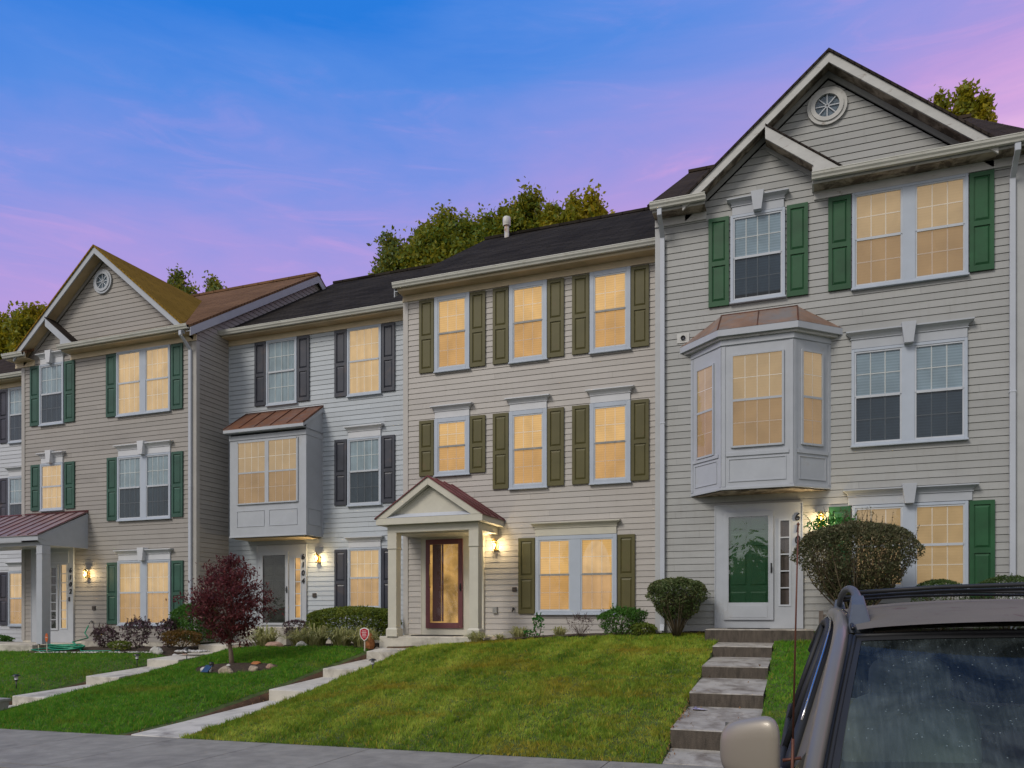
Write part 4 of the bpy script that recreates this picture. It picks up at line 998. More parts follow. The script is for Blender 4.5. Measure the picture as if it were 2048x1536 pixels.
# ================================================================== townhouse 6104 (centre)
Y4 = 17.5
H4 = empty('townhouse', (-12.0, Y4, 1.0), 'blue-grey townhouse with dark slate shutters and a boxed-out lit window under a copper roof', 'house', GRP)
plain_wall(H4, -15.10, -8.97, Y4, 1.02, 9.42, 'siding_6104', sides=('l',), cr=False)
main_roof(H4, -15.10, -8.97, Y4, 9.40, 'shingle_black')
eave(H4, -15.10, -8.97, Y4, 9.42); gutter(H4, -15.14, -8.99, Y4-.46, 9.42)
window(H4, Y4, -13.73, -12.74, 7.35, 9.11, lit='sheer_curtain', low='glass')
window(H4, Y4, -11.17, -10.16, 7.35, 9.11, lit='lit_curtain', low='glass')
for a in (-14.12, -12.72, -11.56, -10.14): shutter(H4, Y4, a, a+.37, 7.37, 9.10, 'shutter_slate')
window(H4, Y4, -11.16, -10.16, 4.50, 6.24, lit='sheer_curtain')
crosshead(H4, Y4, -11.14, -10.18, 6.25, 6.54, mat='crown_white')
for a in (-11.56, -10.14): shutter(H4, Y4, a, a+.37, 4.52, 6.24, 'shutter_slate')
window(H4, Y4, -11.15, -10.16, 1.82, 3.39, lit='lit_curtain')
crosshead(H4, Y4, -11.13, -10.18, 3.40, 3.67, mat='crown_white')
for a in (-11.56, -10.14): shutter(H4, Y4, a, a+.37, 1.7, 3.36, 'shutter_slate')
def bay_box(H, Y):
    xl, xr, yf, z0, z1 = -14.37, -11.95, 16.77, 3.70, 6.40
    B = MB(); B.box(xl, xr, yf, Y, z0, z1); B.box(xl-.015, xr+.015, yf-.015, Y, z0, z0+.04); B.box(xl-.012, xr+.012, yf-.02, Y, 6.28, 6.40)
    for (a, b) in ((-14.13, -13.25), (-13.1, -12.22)):
        for (q, r) in ((3.98, 3.995), (4.39, 4.405)): B.box(a, b, yf-.012, yf, q, r)
        for xx in (a, b-.015): B.box(xx, xx+.015, yf-.0115, yf, 3.995, 4.39)
    for (q, r) in ((3.98, 3.995), (4.39, 4.405)): B.box(xr, xr+.012, yf+.1, Y-.08, q, r)
    for yy in (yf+.1, Y-.095): B.box(xr, xr+.0115, yy, yy+.015, 3.995, 4.39)
    B.box(xr, xr+.015, Y-.05, Y-.0, z0+.04, z1+.1)
    # side of the lean-to roof
    B.prism([(0, yf, z1), (0, Y, z1), (0, Y, 7.14), (0, yf, 6.64)], (xr-.02, 0, 0), (xr+.001, 0, 0)); B.prism([(0, yf, z1), (0, Y, z1), (0, Y, 7.14), (0, yf, 6.64)], (xl, 0, 0), (xl+.02, 0, 0))
    P_ = B.build('bay_window', 'white_trim', H, bevel=.004)
    So = MB(); So.box(xl+.1, xr-.1, yf+.08, Y, z0-.03, z0-.002); So.build('bay_soffit', 'soffit_cream', P_)
    x0, x1, za, zb = -14.10, -12.22, 4.60, 6.20; Fm = MB(); zm = 5.40; F = yf-.03
    Fm.box(x0-.03, x0+.02, F, yf, za-.03, zb+.03); Fm.box(x1-.02, x1+.03, F, yf, za-.03, zb+.03); Fm.box(x0, x1, F, yf, zb, zb+.03); Fm.box(x0, x1, F-.01, yf, za-.035, za)
    xm = (x0+x1)/2; Fm.box(xm-.06, xm+.06, F+.001, yf, za, zb)
    for (a, b) in ((x0+.02, xm-.06), (xm+.06, x1-.02)):
        Fm.box(a, b, F+.006, yf-.01, zm-.02, zm+.02)
        for i in range(1, 4): xx = a+(b-a)*i/4; Fm.box(xx-.007, xx+.007, yf-.015, yf-.0148, za, zb, 1)
        for q in (za+.4, zm+.4): Fm.box(a, b, yf-.0155, yf-.0153, q-.007, q+.007, 1)
    Fm.build('bay_sash', ['white_trim', 'muntin'], P_)
    for (a, b) in ((x0+.02, xm-.06), (xm+.06, x1-.02)):
        G = MB(); G.box(a, b, yf-.022, yf-.019, zm+.02, zb); G.build('pane', 'glass', P_)
        G = MB(); G.box(a, b, yf-.022, yf-.019, za, zm-.02); G.build('pane', 'glass_screened', P_)
        Bl = MB(); Bl.box(a, b, yf-.008, yf-.003, za, zb); Bl.build('blind', 'lit_shade', P_)
    Rf = MB(); ye = yf-.17; a, b = xl-.08, xr+.03
    slab(Rf, [(a, ye, 6.56), (b, ye, 6.56), (b, Y, 7.18), (a, Y, 7.18)], .02)
    for i in range(6):
        xx = a+.01+(b-a-.02)*i/5; Rf.tube([(xx, ye, 6.572), (xx, Y-.01, 7.19)], .011, 5, 1)
    Rf.tube([(a, Y-.01, 7.19), (b, Y-.01, 7.19)], .014, 5, 1)
    Rf.build('bay_roof', ['copper_roof', 'copper_seam'], P_)
    Fa = MB(); Fa.box(a, b, ye, ye+.02, 6.46, 6.538); Fa.box(a, b, ye+.02, Y, 6.45, 6.46)
    Fa.prism([(0, ye+.02, 6.46), (0, ye+.02, 6.54), (0, Y, 7.155), (0, Y, 7.03)], (b-.02, 0, 0), (b, 0, 0)); Fa.build('bay_fascia', 'white_trim', P_)
bay_box(H4, Y4)
door_surround(H4, Y4, -14.03, -12.45, 1.335, 3.52, [(-13.91, -12.99, 1.38, 3.35), (-12.78, -12.61, 1.58, 3.18)], 'white_trim')
storm_door(H4, Y4, -13.91, -12.99, 1.38, 3.35, 'white_trim', lambda mb, a, b, Y, c_, d: panel_door(mb, a, b, Y, c_, d), 'door_glass', kick=.06, st=.08, top=.08, inmat='dark_interior')
sidelight(H4, Y4, -12.78, -12.61, 1.58, 3.18, 5, 'lit_hall')
numerals(H4, '6104', -12.53, Y4-.05, 3.28, .215, .2, .1)
wall_lamp(H4, -12.06, Y4, 3.15, .92, 13)
mb = MB(); mb.box(-12.25, -12.14, Y4-.04, Y4, 2.12, 2.23); mb.build('doorbell_box', 'box_dark', H4)

# ================================================================== townhouse 6102 (left gable)
Y2 = 16.25
H2, _ = gable_house('taupe townhouse with dark green shutters, a mustard cross gable and a red metal porch roof',
    -21.42, -15.02, Y2, .92, 8.86, 'siding_6102', 'shingle_brown', 'shingle_olive', (-18.24, 11.79), -21.36, -15.10, (-20.08, -19.50), 'white_trim', 'soffit_cream', 'gutter_white',
    left_gut=(-21.72, -20.92), wx=(-18.27, 10.92), sides=('r',), rw=.22, etrim='cream_glow_trim')
window(H2, Y2, -20.69, -19.75, 7.12, 8.86, lit='sheer_curtain'); crosshead(H2, Y2, -20.67, -19.77, 8.87, 9.16, mat='crown_white', key=True)
window(H2, Y2, -17.75, -15.86, 7.12, 8.88, n=2, lit='lit_curtain', low='glass')
for a in (-21.08, -19.72, -18.14, -15.83): shutter(H2, Y2, a, a+.38, 7.13, 8.86, 'shutter_darkgreen')
window(H2, Y2, -20.66, -19.77, 4.66, 6.00, lit='lit_curtain', low='glass'); crosshead(H2, Y2, -20.64, -19.79, 6.01, 6.30, mat='crown_white', key=True)
for a in (-21.05, -19.71): shutter(H2, Y2, a, a+.37, 4.67, 6.0, 'shutter_darkgreen')
window(H2, Y2, -17.72, -15.85, 4.25, 6.0, n=2, lit='sheer_curtain'); crosshead(H2, Y2, -17.70, -15.87, 6.01, 6.30, mat='crown_white', key=True)
for a in (-18.11, -15.81): shutter(H2, Y2, a, a+.37, 4.26, 6.0, 'shutter_darkgreen')
window(H2, Y2, -17.71, -15.85, 1.38, 3.13, n=2, lit='lit_curtain'); crosshead(H2, Y2, -17.69, -15.87, 3.14, 3.42, mat='crown_white', key=True)
for a in (-18.11, -15.81): shutter(H2, Y2, a, a+.38, 1.40, 3.10, 'shutter_darkgreen')
downspout(H2, -15.17, Y2, 9.04, 1.0, Y2-.46)
door_surround(H2, Y2, -21.0, -19.38, .865, 3.58, [(-20.72, -19.93, 1.22, 3.08), (-19.83, -19.62, 1.28, 3.08)], 'white_trim')
sidelight(H2, Y2, -20.62, -19.56, 3.16, 3.42, 1, 'lit_hall', name='transom_window')
sidelight(H2, Y2, -19.83, -19.62, 1.28, 3.08, 7, 'lit_curtain')
D = MB(); x0, x1, z0, z1 = -20.72, -19.93, 1.22, 3.08
D.box(x0, x0+.09, Y2-.08, Y2-.05, z0, z1); D.box(x1-.07, x1, Y2-.08, Y2-.05, z0, z1); D.box(x0+.09, x1-.07, Y2-.08, Y2-.05, z1-.08, z1); D.box(x0+.09, x1-.07, Y2-.08, Y2-.05, z0, z0+.05)
for i in range(1, 7): zz = z0+.05+(z1-z0-.13)*i/7; D.box(x0+.09, x1-.07, Y2-.072, Y2-.06, zz-.011, zz+.011)
for i in (1, 2): xx = x0+.09+(x1-x0-.16)*i/3; D.box(xx-.01, xx+.01, Y2-.0715, Y2-.0605, z0+.05, z1-.08)
P_ = D.build('front_door', 'white_trim', H2)
G = MB(); G.box(x0+.09, x1-.07, Y2-.064, Y2-.061, z0+.05, z1-.08); G.build('pane', 'door_glass', P_)
G = MB(); G.box(x0+.05, x1-.04, Y2-.03, Y2-.022, z0+.02, z1-.03); G.build('backing', 'dark_interior', P_)
numerals(H2, '6102', -19.47, Y2-.05, 2.99, .20, .19, .2)
mb = MB(); mb.box(-19.53, -19.49, Y2-.075, Y2-.05, 2.04, 2.16); mb.build('doorbell', 'black_metal', H2)
mb = MB(); mb.box(-18.67, -18.56, Y2-.04, Y2, 1.79, 1.90); mb.build('doorbell_box', 'box_dark', H2)
mb = MB(); mb.tube([(-18.68, Y2, 1.46), (-18.68, Y2-.1, 1.46), (-18.69, Y2-.12, 1.40)], .016, 8); mb.lathe((-18.68, Y2-.06, 1.48), [(.035, -.02), (.04, 0), (.02, .03)], 10); mb.build('garden_tap', 'box_grey', H2)
wall_lamp(H2, -18.82, Y2, 2.80, .92, 13)
def shed_porch(H, Y):
    xl, xr, yf = -22.9, -18.86, 14.72; Bm = MB()
    Bm.box(xl+.1, xr-.02, yf+.18, yf+.36, 3.50, 3.60); Bm.box(xl+.1, xr-.06, yf+.36, Y, 3.56, 3.58)
    for (xa, xb) in ((xr-.03, xr), (xl, xl+.03)):
        Bm.prism([(0, yf+.12, 3.51), (0, Y, 3.51), (0, Y, 4.50), (0, yf, 3.74), (0, yf, 3.62)], (xa, 0, 0), (xb, 0, 0))
    Bm.prism([(0, yf+.02, 3.68), (0, Y-.07, 4.42), (0, Y-.07, 4.31), (0, yf+.22, 3.62)], (xr, 0, 0), (xr+.012, 0, 0))
    Bm.box(xr, xr+.0125, Y-.07, Y, 3.51, 4.49)
    Bm.box(xl+.03, xr-.03, yf, yf+.025, 3.62, 3.745)
    P_ = Bm.build('porch', 'white_trim', H)
    Rf = MB(); slab(Rf, [(xl-.03, yf-.03, 3.76), (xr+.03, yf-.03, 3.76), (xr+.03, Y, 4.56), (xl-.03, Y, 4.56)], .015)
    n = 11
    for i in range(n+1):
        xx = xl-.02+(xr-xl+.04)*i/n; Rf.tube([(xx, yf-.03, 3.775), (xx, Y-.01, 4.572)], .012, 5, 1)
    Rf.tube([(xl, Y-.015, 4.575), (xr+.03, Y-.015, 4.575)], .018, 5, 1); Rf.build('porch_roof', ['red_roof', 'red_seam'], P_)
    for a in (-19.07, -22.7):
        Cl = MB(); y0 = yf+.12; Cl.box(a, a+.21, y0, y0+.25, .88, 3.5); Cl.box(a-.012, a+.222, y0-.012, y0+.262, 3.27, 3.29)
        Cl.box(a+.02, a+.06, y0+.03, y0+.07, .6, .88, 1); Cl.box(a+.15, a+.19, y0+.18, y0+.22, .6, .88, 1)
        Cl.build('column', ['white_trim', 'post_pale'], P_, bevel=.004)
shed_porch(H2, Y2)

# ================================================================== townhouse at the left edge
Y0 = 17.6
H0 = empty('townhouse', (-24.4, Y0, .8), 'white-sided townhouse cut off by the left edge of the picture', 'house', GRP)
plain_wall(H0, -27.7, -21.44, Y0, .8, 9.20, 'siding_6100', sides=('l',), cr=False)
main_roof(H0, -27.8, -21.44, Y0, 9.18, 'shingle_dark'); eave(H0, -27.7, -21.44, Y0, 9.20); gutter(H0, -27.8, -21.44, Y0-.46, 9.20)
for (za, zb, lit) in ((7.14, 8.88, 'sheer_curtain'), (4.32, 6.05, 'sheer_curtain'), (1.31, 3.04, 'lit_curtain')):
    for x0 in (-23.80, -26.6):
        window(H0, Y0, x0, x0+.95, za, zb, lit=lit)
        shutter(H0, Y0, x0-.41, x0-.03, za+.02, zb-.02, 'shutter_slate'); shutter(H0, Y0, x0+.97, x0+1.34, za+.02, zb-.02, 'shutter_slate')
        if za < 7: crosshead(H0, Y0, x0+.02, x0+.93, zb+.01, zb+.29, mat='crown_white')

# ================================================================== vegetation builders
def rot_leaves(P, size, aspect=.45, up=.3, droop=0., fold=False, normals=None):
    """P (n,3) centres -> (n,4,3) rhombic leaves with random attitude; up pulls normals upward"""
    n = len(P); a = rng.normal(size=(n, 3)); a[:, 2] -= droop; a /= np.linalg.norm(a, axis=1)[:, None]
    nn = rng.normal(size=(n, 3)); nn[:, 2] += up*2
    if normals is not None: nn += normals*1.2
    b = np.cross(nn, a); b /= np.linalg.norm(b, axis=1)[:, None]+1e-9
    s = (size*rng.uniform(.6, 1.3, n))[:, None]
    return np.stack([P-a*s, P-b*s*aspect, P+a*s, P+b*s*aspect], 1)
def ellipsoid_pts(n, c, r, shell=.55, bottom=-1., pw=.6):
    d = rng.normal(size=(n, 3)); d /= np.linalg.norm(d, axis=1)[:, None]
    k = shell+(1-shell)*rng.uniform(0, 1, n)**pw
    P = d*k[:, None]; P = P[P[:, 2] > bottom]
    return P*np.array(r)+np.array(c), d[:len(P)]
def noise_r(d, seed, amp, f=3.):
    return 1+amp*(np.sin(d[:, 0]*f*2.1+seed)*np.sin(d[:, 1]*f*1.7+seed*2.3)+.6*np.sin(d[:, 2]*f*3.1+seed*1.3+d[:, 0]*f)+.35*np.sin(d[:, 0]*f*6+seed)*np.sin(d[:, 2]*f*7))
def shrub(name, label, cat, x, y, z, rx, ry, h, n, leaf, mat, stems=8, vase=.35, shell=.5, amp=.07, group=None, lift=.0, aspect=.5, stem_r=.012, flat=1.0, sprigs=0, sprig_len=.25, sprig_mat=None, up=.4):
    """dense shrub: crown of leaves (widest near 60 % of its height), woody stems below"""
    H = empty(name, (x, y, z), label, cat, group)
    ang = rng.uniform(0, 2*np.pi, n); zz = rng.uniform(0, 1, n)**.72; zp = .60
    R_low = vase+(1-vase)*np.clip(zz/zp, 0, 1)**.8
    R_up = np.clip(1-np.clip((zz-zp)/(1-zp), 0, 1)**2.4, 0, 1)**.5
    prof = np.where(zz < zp, R_low, R_up)
    k = (shell+(1-shell)*rng.uniform(0, 1, n)**.45)
    top = rng.uniform(0, 1, n) < .28                                # leaves over the flat top
    k = np.where(top, rng.uniform(0, 1, n)**.5, k); zz = np.where(top, zp+(1-zp)*np.clip(1-k**2.6, 0, 1)**.42*rng.uniform(.86, 1.0, n), zz)
    prof = np.where(top, 1., prof)
    d = np.stack([np.cos(ang), np.sin(ang), zz*2-1], 1); k = k*noise_r(d, x*3.1+y, amp)
    P = np.stack([d[:, 0]*k*prof*rx, d[:, 1]*k*prof*ry, lift+(h-lift)*zz*(1+amp*.6*np.sin(ang*3+x*9)*np.clip(k, 0, 1))], 1)
    C = P+np.array([x, y, z])
    fast_mesh('crown', rot_leaves(C, leaf, aspect, up=up), 4, mat, H)
    S = MB()
    for i in range(stems):
        a = 2*math.pi*i/stems+random.uniform(-.3, .3); q = random.uniform(.45, .85)
        ex, ey = math.cos(a)*rx*q, math.sin(a)*ry*q; hz = h*random.uniform(.6, .85)
        S.tube([(x+ex*.10, y+ey*.10, z-.04), (x+ex*(.25+vase*.4), y+ey*(.25+vase*.4), z+hz*.3), (x+ex*.85, y+ey*.85, z+hz*.7), (x+ex*1.08, y+ey*1.08, z+hz)], [stem_r, stem_r*.8, stem_r*.6, stem_r*.3], 5)
        for _ in range(2 if stem_r > .01 else 0):
            b0 = Vector((x+ex*.7, y+ey*.7, z+hz*.55)); S.tube([b0, b0+Vector((random.uniform(-.15, .15)*rx*2, random.uniform(-.15, .15)*ry*2, h*.35))], [stem_r*.45, stem_r*.2], 4)
    if sprigs:
        L = []; T = S
        for i in range(sprigs):
            a = random.uniform(0, 2*math.pi); q = random.uniform(.1, .95); bx, by = x+math.cos(a)*rx*q, y+math.sin(a)*ry*q
            bz = z+lift+(h-lift)*(.5+.48*math.sqrt(max(0, 1-q*q))); dx, dy = random.uniform(-.4, .4)+math.cos(a)*q*.7, random.uniform(-.3, .3); ln = sprig_len*random.uniform(.4, 1.1)
            p0 = Vector((bx, by, bz)); p1 = p0+Vector((dx, dy, 1)).normalized()*ln
            T.tube([p0, p0.lerp(p1, .5)+Vector((0, 0, .01)), p1], [.004, .003, .0015], 4)
            for j in range(7):
                q_ = p0.lerp(p1, .2+.8*j/7); L.append((q_.x+random.uniform(-.015, .015), q_.y+random.uniform(-.015, .015), q_.z))
        fast_mesh('sprig_leaves', rot_leaves(np.array(L), leaf*.8, aspect), 4, sprig_mat or mat, H)
    S.build('stem', 'twig', H)
    return H
def tuft(name, label, x, y, z, r, h, n, mat, cat='plant', group=None, w_=.006, arch=1.0):
    """fountain of strap leaves"""
    segs = 5; V = []
    for i in range(n):
        a = random.uniform(0, 2*math.pi); rr_ = r*random.uniform(.35, 1.05); hh = h*random.uniform(.6, 1.1)
        q_ = random.random()**.7; rr_ = r*(.15+q_); hh = h*(1.2-.62*q_)*random.uniform(.8, 1.1); d = np.array([math.cos(a), math.sin(a), 0]); side = np.array([-math.sin(a), math.cos(a), 0]); b0 = np.array([x, y, z-.02])+d*random.uniform(0, r*.42)+side*random.uniform(-r*.3, r*.3)
        pts = []
        for j in range(segs+1):
            t = j/segs; ww = w_*(1-t**3)*random.uniform(.9, 1.1)+.0008
            p_ = b0+d*rr_*t**1.1*arch+np.array([0, 0, (hh*(2.1*t-1.62*t*t)/.68 if arch > .5 else hh*t)])
            pts.append((p_-side*ww, p_+side*ww))
        V.append([q for pr in pts for q in pr])
    faces = [(2*j, 2*j+1, 2*j+3, 2*j+2) for j in range(segs)]
    H = empty(name, (x, y, z), label, cat, group)
    fast_mesh('leaves', np.array(V), 2*(segs+1), mat, H, faces=faces); return H
def rock(label, x, y, z, sx_, sy_, sz_, mat, group='edging rocks', seed=0):
    rs = np.random.default_rng(seed+int(abs(x)*97)); dirs = rs.normal(size=(26, 3)); dirs /= np.linalg.norm(dirs, axis=1)[:, None]; k = rs.uniform(.72, 1.0, 26)
    mb = MB(); nu, nv = 16, 10
    def fn(u, v):
        a = 2*math.pi*u; b = math.pi*(v-.5); d = np.array([math.cos(a)*math.cos(b), math.sin(a)*math.cos(b), math.sin(b)])
        t = np.min(np.where(dirs@d > .05, k/(np.maximum(dirs@d, .05)), 9)); t = min(t, 1.25)
        return (x+d[0]*t*sx_, y+d[1]*t*sy_, z+sz_*.35+d[2]*t*sz_)
    mb.grid(fn, nu, nv, smooth=False); return tag(mb.build('rock', mat, loc=(x, y, z)), label, 'rock', group)
def gz(x, y): return ground_z(x, y)

# ------------------------------------------------------------------ trees behind the roofs
def big_tree(label, x, y, zb, trunk_h, lobes, n, mat, leaf=.105, r=.25):
    H = empty('tree', (x, y, zb), label, 'tree', 'trees behind the houses'); T = MB()
    zt = zb+trunk_h; T.tube([(x, y, zb-.2), (x+.05, y, zb+trunk_h*.5), (x, y, zt)], [r, r*.8, r*.6], 10)
    n = int(n*4.2); tot = sum(l[3]*l[5] for l in lobes); Ps = []; k = 0
    for (dx, dy, cz, rx, ry, rz) in lobes:
        c = np.array([x+dx, y+dy, cz]); m_ = int(n*rx*rz/tot)
        T.tube([(x, y, zt-.6), (x+dx*.5, y+dy*.5, (zt+cz)/2), (x+dx, y+dy, cz), (x+dx, y+dy, cz+rz*.75)], [r*.5, r*.35, r*.2, .03], 6)
        # clumps inside each lobe give an uneven outline with gaps
        nc = max(14, int(rx*rz*26)); cd_ = rng.normal(size=(nc, 3)); cd_ /= np.linalg.norm(cd_, axis=1)[:, None]
        cc = cd_*(rng.uniform(.35, .98, nc)**.6)[:, None]*np.array([rx, ry, rz])+c
        # towards the top the lobe narrows to a spire
        up_ = np.clip((cc[:, 2]-c[2])/rz, 0, 1); cc[:, 0] = c[0]+(cc[:, 0]-c[0])*(1-.35*up_)
        q = rng.integers(0, nc, m_); rad = rng.uniform(.28, .56, nc)[q]*min(1., .55+rx*.35)
        P = cc[q]+rng.normal(size=(m_, 3))*rad[:, None]*np.array([.55, .55, .7]); Ps.append(P)
    T.build('trunk', 'bark', H); P = np.concatenate(Ps)
    fast_mesh('crown', rot_leaves(P, leaf, .55, up=.2), 4, mat, H); return H
TY = 32
big_tree('round dark green tree rising left of the vent pipe, lowest of the group', -17.3, TY, 1.5, 9, [(-.55, 0, 17.3, .95, 1.2, 1.8), (.6, .5, 17.6, .9, 1.2, 1.7), (-.9, 0, 15.9, .8, 1, 1.6), (1.4, 0, 16.2, 1.2, 1, 1.6), (.2, 0, 15.6, 1.5, 1, 1.6)], 12000, 'leaf_tree_green')
big_tree('bushy yellow-green tree whose crown spreads behind the white vent pipe', -14.9, TY, 1.5, 9, [(-1.4, 0, 17.4, 1.0, 1.2, 2.2), (.2, 0, 17.7, 1.3, 1.2, 2.3), (1.6, .3, 17.2, 1.2, 1.3, 2.2), (-.5, -.5, 16.3, 2.6, 1.4, 2.4), (1.9, 0, 17.0, 1.1, 1.2, 2.0)], 20000, 'leaf_tree')
big_tree('tallest pointed yellow-green tree behind the black roof', -11.5, TY+.5, 1.5, 9, [(0, 0, 17.9, .80, 1, 2.6), (-.9, 0, 17.5, .95, 1, 2.1), (.7, 0, 16.7, .9, 1, 1.7), (0, 0, 16.0, 1.5, 1, 2.0)], 13000, 'leaf_tree')
big_tree('golden-green tree with several short spires, right of the tallest one', -9.2, TY, 1.5, 9, [(-.85, 0, 17.3, .55, 1, 2.5), (.0, 0, 17.2, .5, 1, 2.4), (.85, .2, 17.2, .5, 1, 2.4), (1.7, 0, 16.4, .35, .6, 1.7), (-1.7, 0, 16.4, .6, .8, 1.5), (0, 0, 16.4, 1.8, .9, 1.5)], 14000, 'leaf_tree_gold', leaf=.12)
big_tree('autumn gold and green tree at the left edge behind the roofs', -42.8, TY+1, 1.5, 9, [(-1.5, 0, 16.8, 1.8, 1.5, 2.4), (.6, 0, 17.4, 1.4, 1.4, 2.4), (2.0, 0, 16.6, 1.0, 1.2, 2.2), (0, 0, 14.6, 2.6, 1.6, 2.2)], 14000, 'leaf_tree_gold', leaf=.14)
big_tree('thin green treetop peeping over the mustard roof ridge', -29.9, TY, 1.5, 9, [(-.8, 0, 17.6, .5, .7, 1.9), (.1, 0, 16.9, .45, .6, 1.6), (1.6, 0, 17.2, .5, .7, 1.5)], 2600, 'leaf_tree_green')
big_tree('yellow-green treetop with three spires behind the right gable', 5.25, TY, 1.5, 9, [(-.62, 0, 19.45, .22, .4, 1.2), (.10, 0, 19.4, .24, .4, 1.25), (.72, 0, 19.25, .20, .4, 1.2), (.0, 0, 18.0, .9, .8, 1.3)], 2600, 'leaf_tree_gold', leaf=.10)

# ------------------------------------------------------------------ red maple on the lawn
def maple(x, y, z):
    H = empty('maple_tree', (x, y, z), 'small dark red Japanese maple growing in a ring of mulch on the lawn', 'tree'); T = MB(); P = []
    T.tube([(x+.05, y, z-.05), (x+.02, y, z+.25), (x-.03, y, z+.5), (x, y, z+.85)], [.055, .045, .042, .035], 8)
    lim = [(-.85, .1, 1.55, .50), (-.55, -.3, 1.2, .48), (.60, .15, 1.55, .5), (.75, -.2, 1.15, .42), (.1, .1, 2.05, .46), (-.25, .2, 1.75, .48), (.35, -.25, 1.75, .42), (-.2, -.35, .95, .42), (.3, -.1, .95, .42),
           (0, .1, 1.35, .5), (-.4, .1, .62, .34), (.15, 0, .6, .34), (.1, 0, 2.25, .22), (-.95, 0, 1.35, .25), (.95, .1, 1.4, .28), (-.5, 0, 1.9, .25), (-.62, 0, .9, .3), (.55, 0, .8, .28)]
    for (dx, dy, dz, rr_) in lim:
        dx *= .68; dz = .12+dz*.90; rr_ *= .82
        p0 = Vector((x, y, z+min(.8, dz*.55))); p1 = Vector((x+dx, y+dy, z+dz)); m_ = p0.lerp(p1, .5)+Vector((0, 0, .08))
        T.tube([p0, m_, p1], [.022, .014, .006], 5)
        for _ in range(5):
            e = p1+Vector((random.gauss(0, .5), random.gauss(0, .5), random.gauss(.1, .35)))*rr_; T.tube([m_.lerp(p1, .5), e], [.006, .002], 4)
        n = int(3500*rr_**1.6)
        # layered: leaves gather in flattish sprays
        k = rng.integers(0, 9, n); cs = rng.normal(size=(9, 3))*np.array([.55, .5, .45])*rr_+np.array(p1)
        P.append(cs[k]+rng.normal(size=(n, 3))*np.array([.34, .34, .16])*rr_)
    T.build('trunk', 'bark_pale', H); P = np.concatenate(P); fast_mesh('crown', rot_leaves(P, .042, .36, up=1.0, droop=.5), 4, 'leaf_maple', H)
maple(-11.46, 13.38, gz(-11.46, 13.38))
mb = MB(); cx_, cy_ = -10.98, 12.95
def ringf(u, v):
    a = 2*math.pi*u; xx, yy = cx_+math.cos(a)*.98*v, cy_+math.sin(a)*.54*v; return (xx, yy, float(lawn(xx, yy))+.004+.03*(1-v*v))
mb.grid(ringf, 32, 6); tag(mb.build('mulch_ring', 'mulch'), kind='structure')

# ------------------------------------------------------------------ shrubs and plants
shrub('shrub', 'large sprawling grey-brown shrub with bare stems, behind the parked car', 'shrub', .78, 14.0, 1.36, .98, .62, 1.80, 21000, .029, 'leaf_bigbush', stems=54, vase=.18, shell=.32, amp=.05, aspect=.36, stem_r=.015, lift=.40, sprigs=46, sprig_len=.34, up=.1)
shrub('shrub', 'bright green tips growing out of the top of the large grey-brown shrub', 'shrub', .42, 14.12, 2.92, .42, .3, .34, 900, .030, 'leaf_brightgreen', stems=5, vase=.5, amp=.2, aspect=.4, sprigs=14, sprig_len=.22)
shrub('shrub', 'rounded clipped shrub narrowing to bare stems, left of the stained steps', 'shrub', -2.22, 14.55, 1.28, .58, .46, 1.04, 9000, .025, 'leaf_box', stems=40, vase=.38, shell=.30, amp=.09, lift=.28, stem_r=.011, flat=.92)
shrub('shrub', 'low bushy green shrub at the corner below the double lit window', 'shrub', -3.40, 15.2, 1.22, .46, .40, .56, 4200, .030, 'leaf_green', stems=8, vase=.6, amp=.12, aspect=.35, sprigs=26, sprig_len=.16)
shrub('shrub', 'small leafy plant just left of the rounded clipped shrub', 'plant', -2.92, 14.95, 1.24, .26, .22, .24, 900, .034, 'leaf_hedge', stems=5, vase=.7, amp=.15, aspect=.4)
shrub('hedge', 'low trimmed green hedge left of the portico column', 'hedge', -10.30, 16.35, 1.04, 1.32, .50, .80, 16000, .030, 'leaf_hedge', stems=12, vase=.85, shell=.55, amp=.05, flat=.85, aspect=.55, sprigs=12, sprig_len=.12)
shrub('shrub', 'dark green bushy shrub between the downspout and the red maple', 'shrub', -14.35, 15.55, .98, .62, .50, .92, 7500, .034, 'leaf_green', stems=10, vase=.7, amp=.12, aspect=.4, sprigs=22, sprig_len=.16)
shrub('shrub', 'low amber and olive shrub above the pink rock', 'shrub', -14.25, 14.95, .90, .55, .32, .36, 2600, .030, 'leaf_amber', stems=6, vase=.8, amp=.12, aspect=.3, sprigs=16, sprig_len=.1)
for (px, py, rx, h, lab) in ((-15.95, 15.2, .42, .68, 'purple-leaved plant under the left half of the far gabled house window, larger of two'), (-14.90, 15.2, .30, .66, 'purple-leaved plant beside the dark green shutter, smaller of two'), (-17.15, 15.3, .40, .50, 'straggly purple and green plant below the garden tap')):
    shrub('plant', lab, 'plant', px, py, gz(px, py)+.02, rx, .3, h, 750, .042, 'leaf_purple', stems=9, vase=.35, shell=.3, amp=.2, aspect=.5, stem_r=.006, sprigs=14, sprig_len=.2, group='purple-leaved plants')
shrub('plant', 'patch of low yellow-green leaves at the foot of the larger purple plant', 'plant', -16.05, 14.75, gz(-16, 14.75)+.02, .35, .2, .22, 420, .038, 'leaf_hedge', stems=4, vase=.8)
shrub('shrub', 'small round yew just above the car roof rack, nearer the big shrub', 'shrub', 2.03, 14.15, 1.4, .42, .36, .82, 5200, .022, 'leaf_yew', stems=5, vase=.9, shell=.65, amp=.03, aspect=.3, group='clipped yews above the car')
shrub('shrub', 'round yew partly cut off by the right edge, above the car roof', 'shrub', 2.98, 14.2, 1.4, .52, .42, .86, 7000, .022, 'leaf_yew', stems=5, vase=.9, shell=.65, amp=.04, aspect=.3, sprigs=14, sprig_len=.08, group='clipped yews above the car')
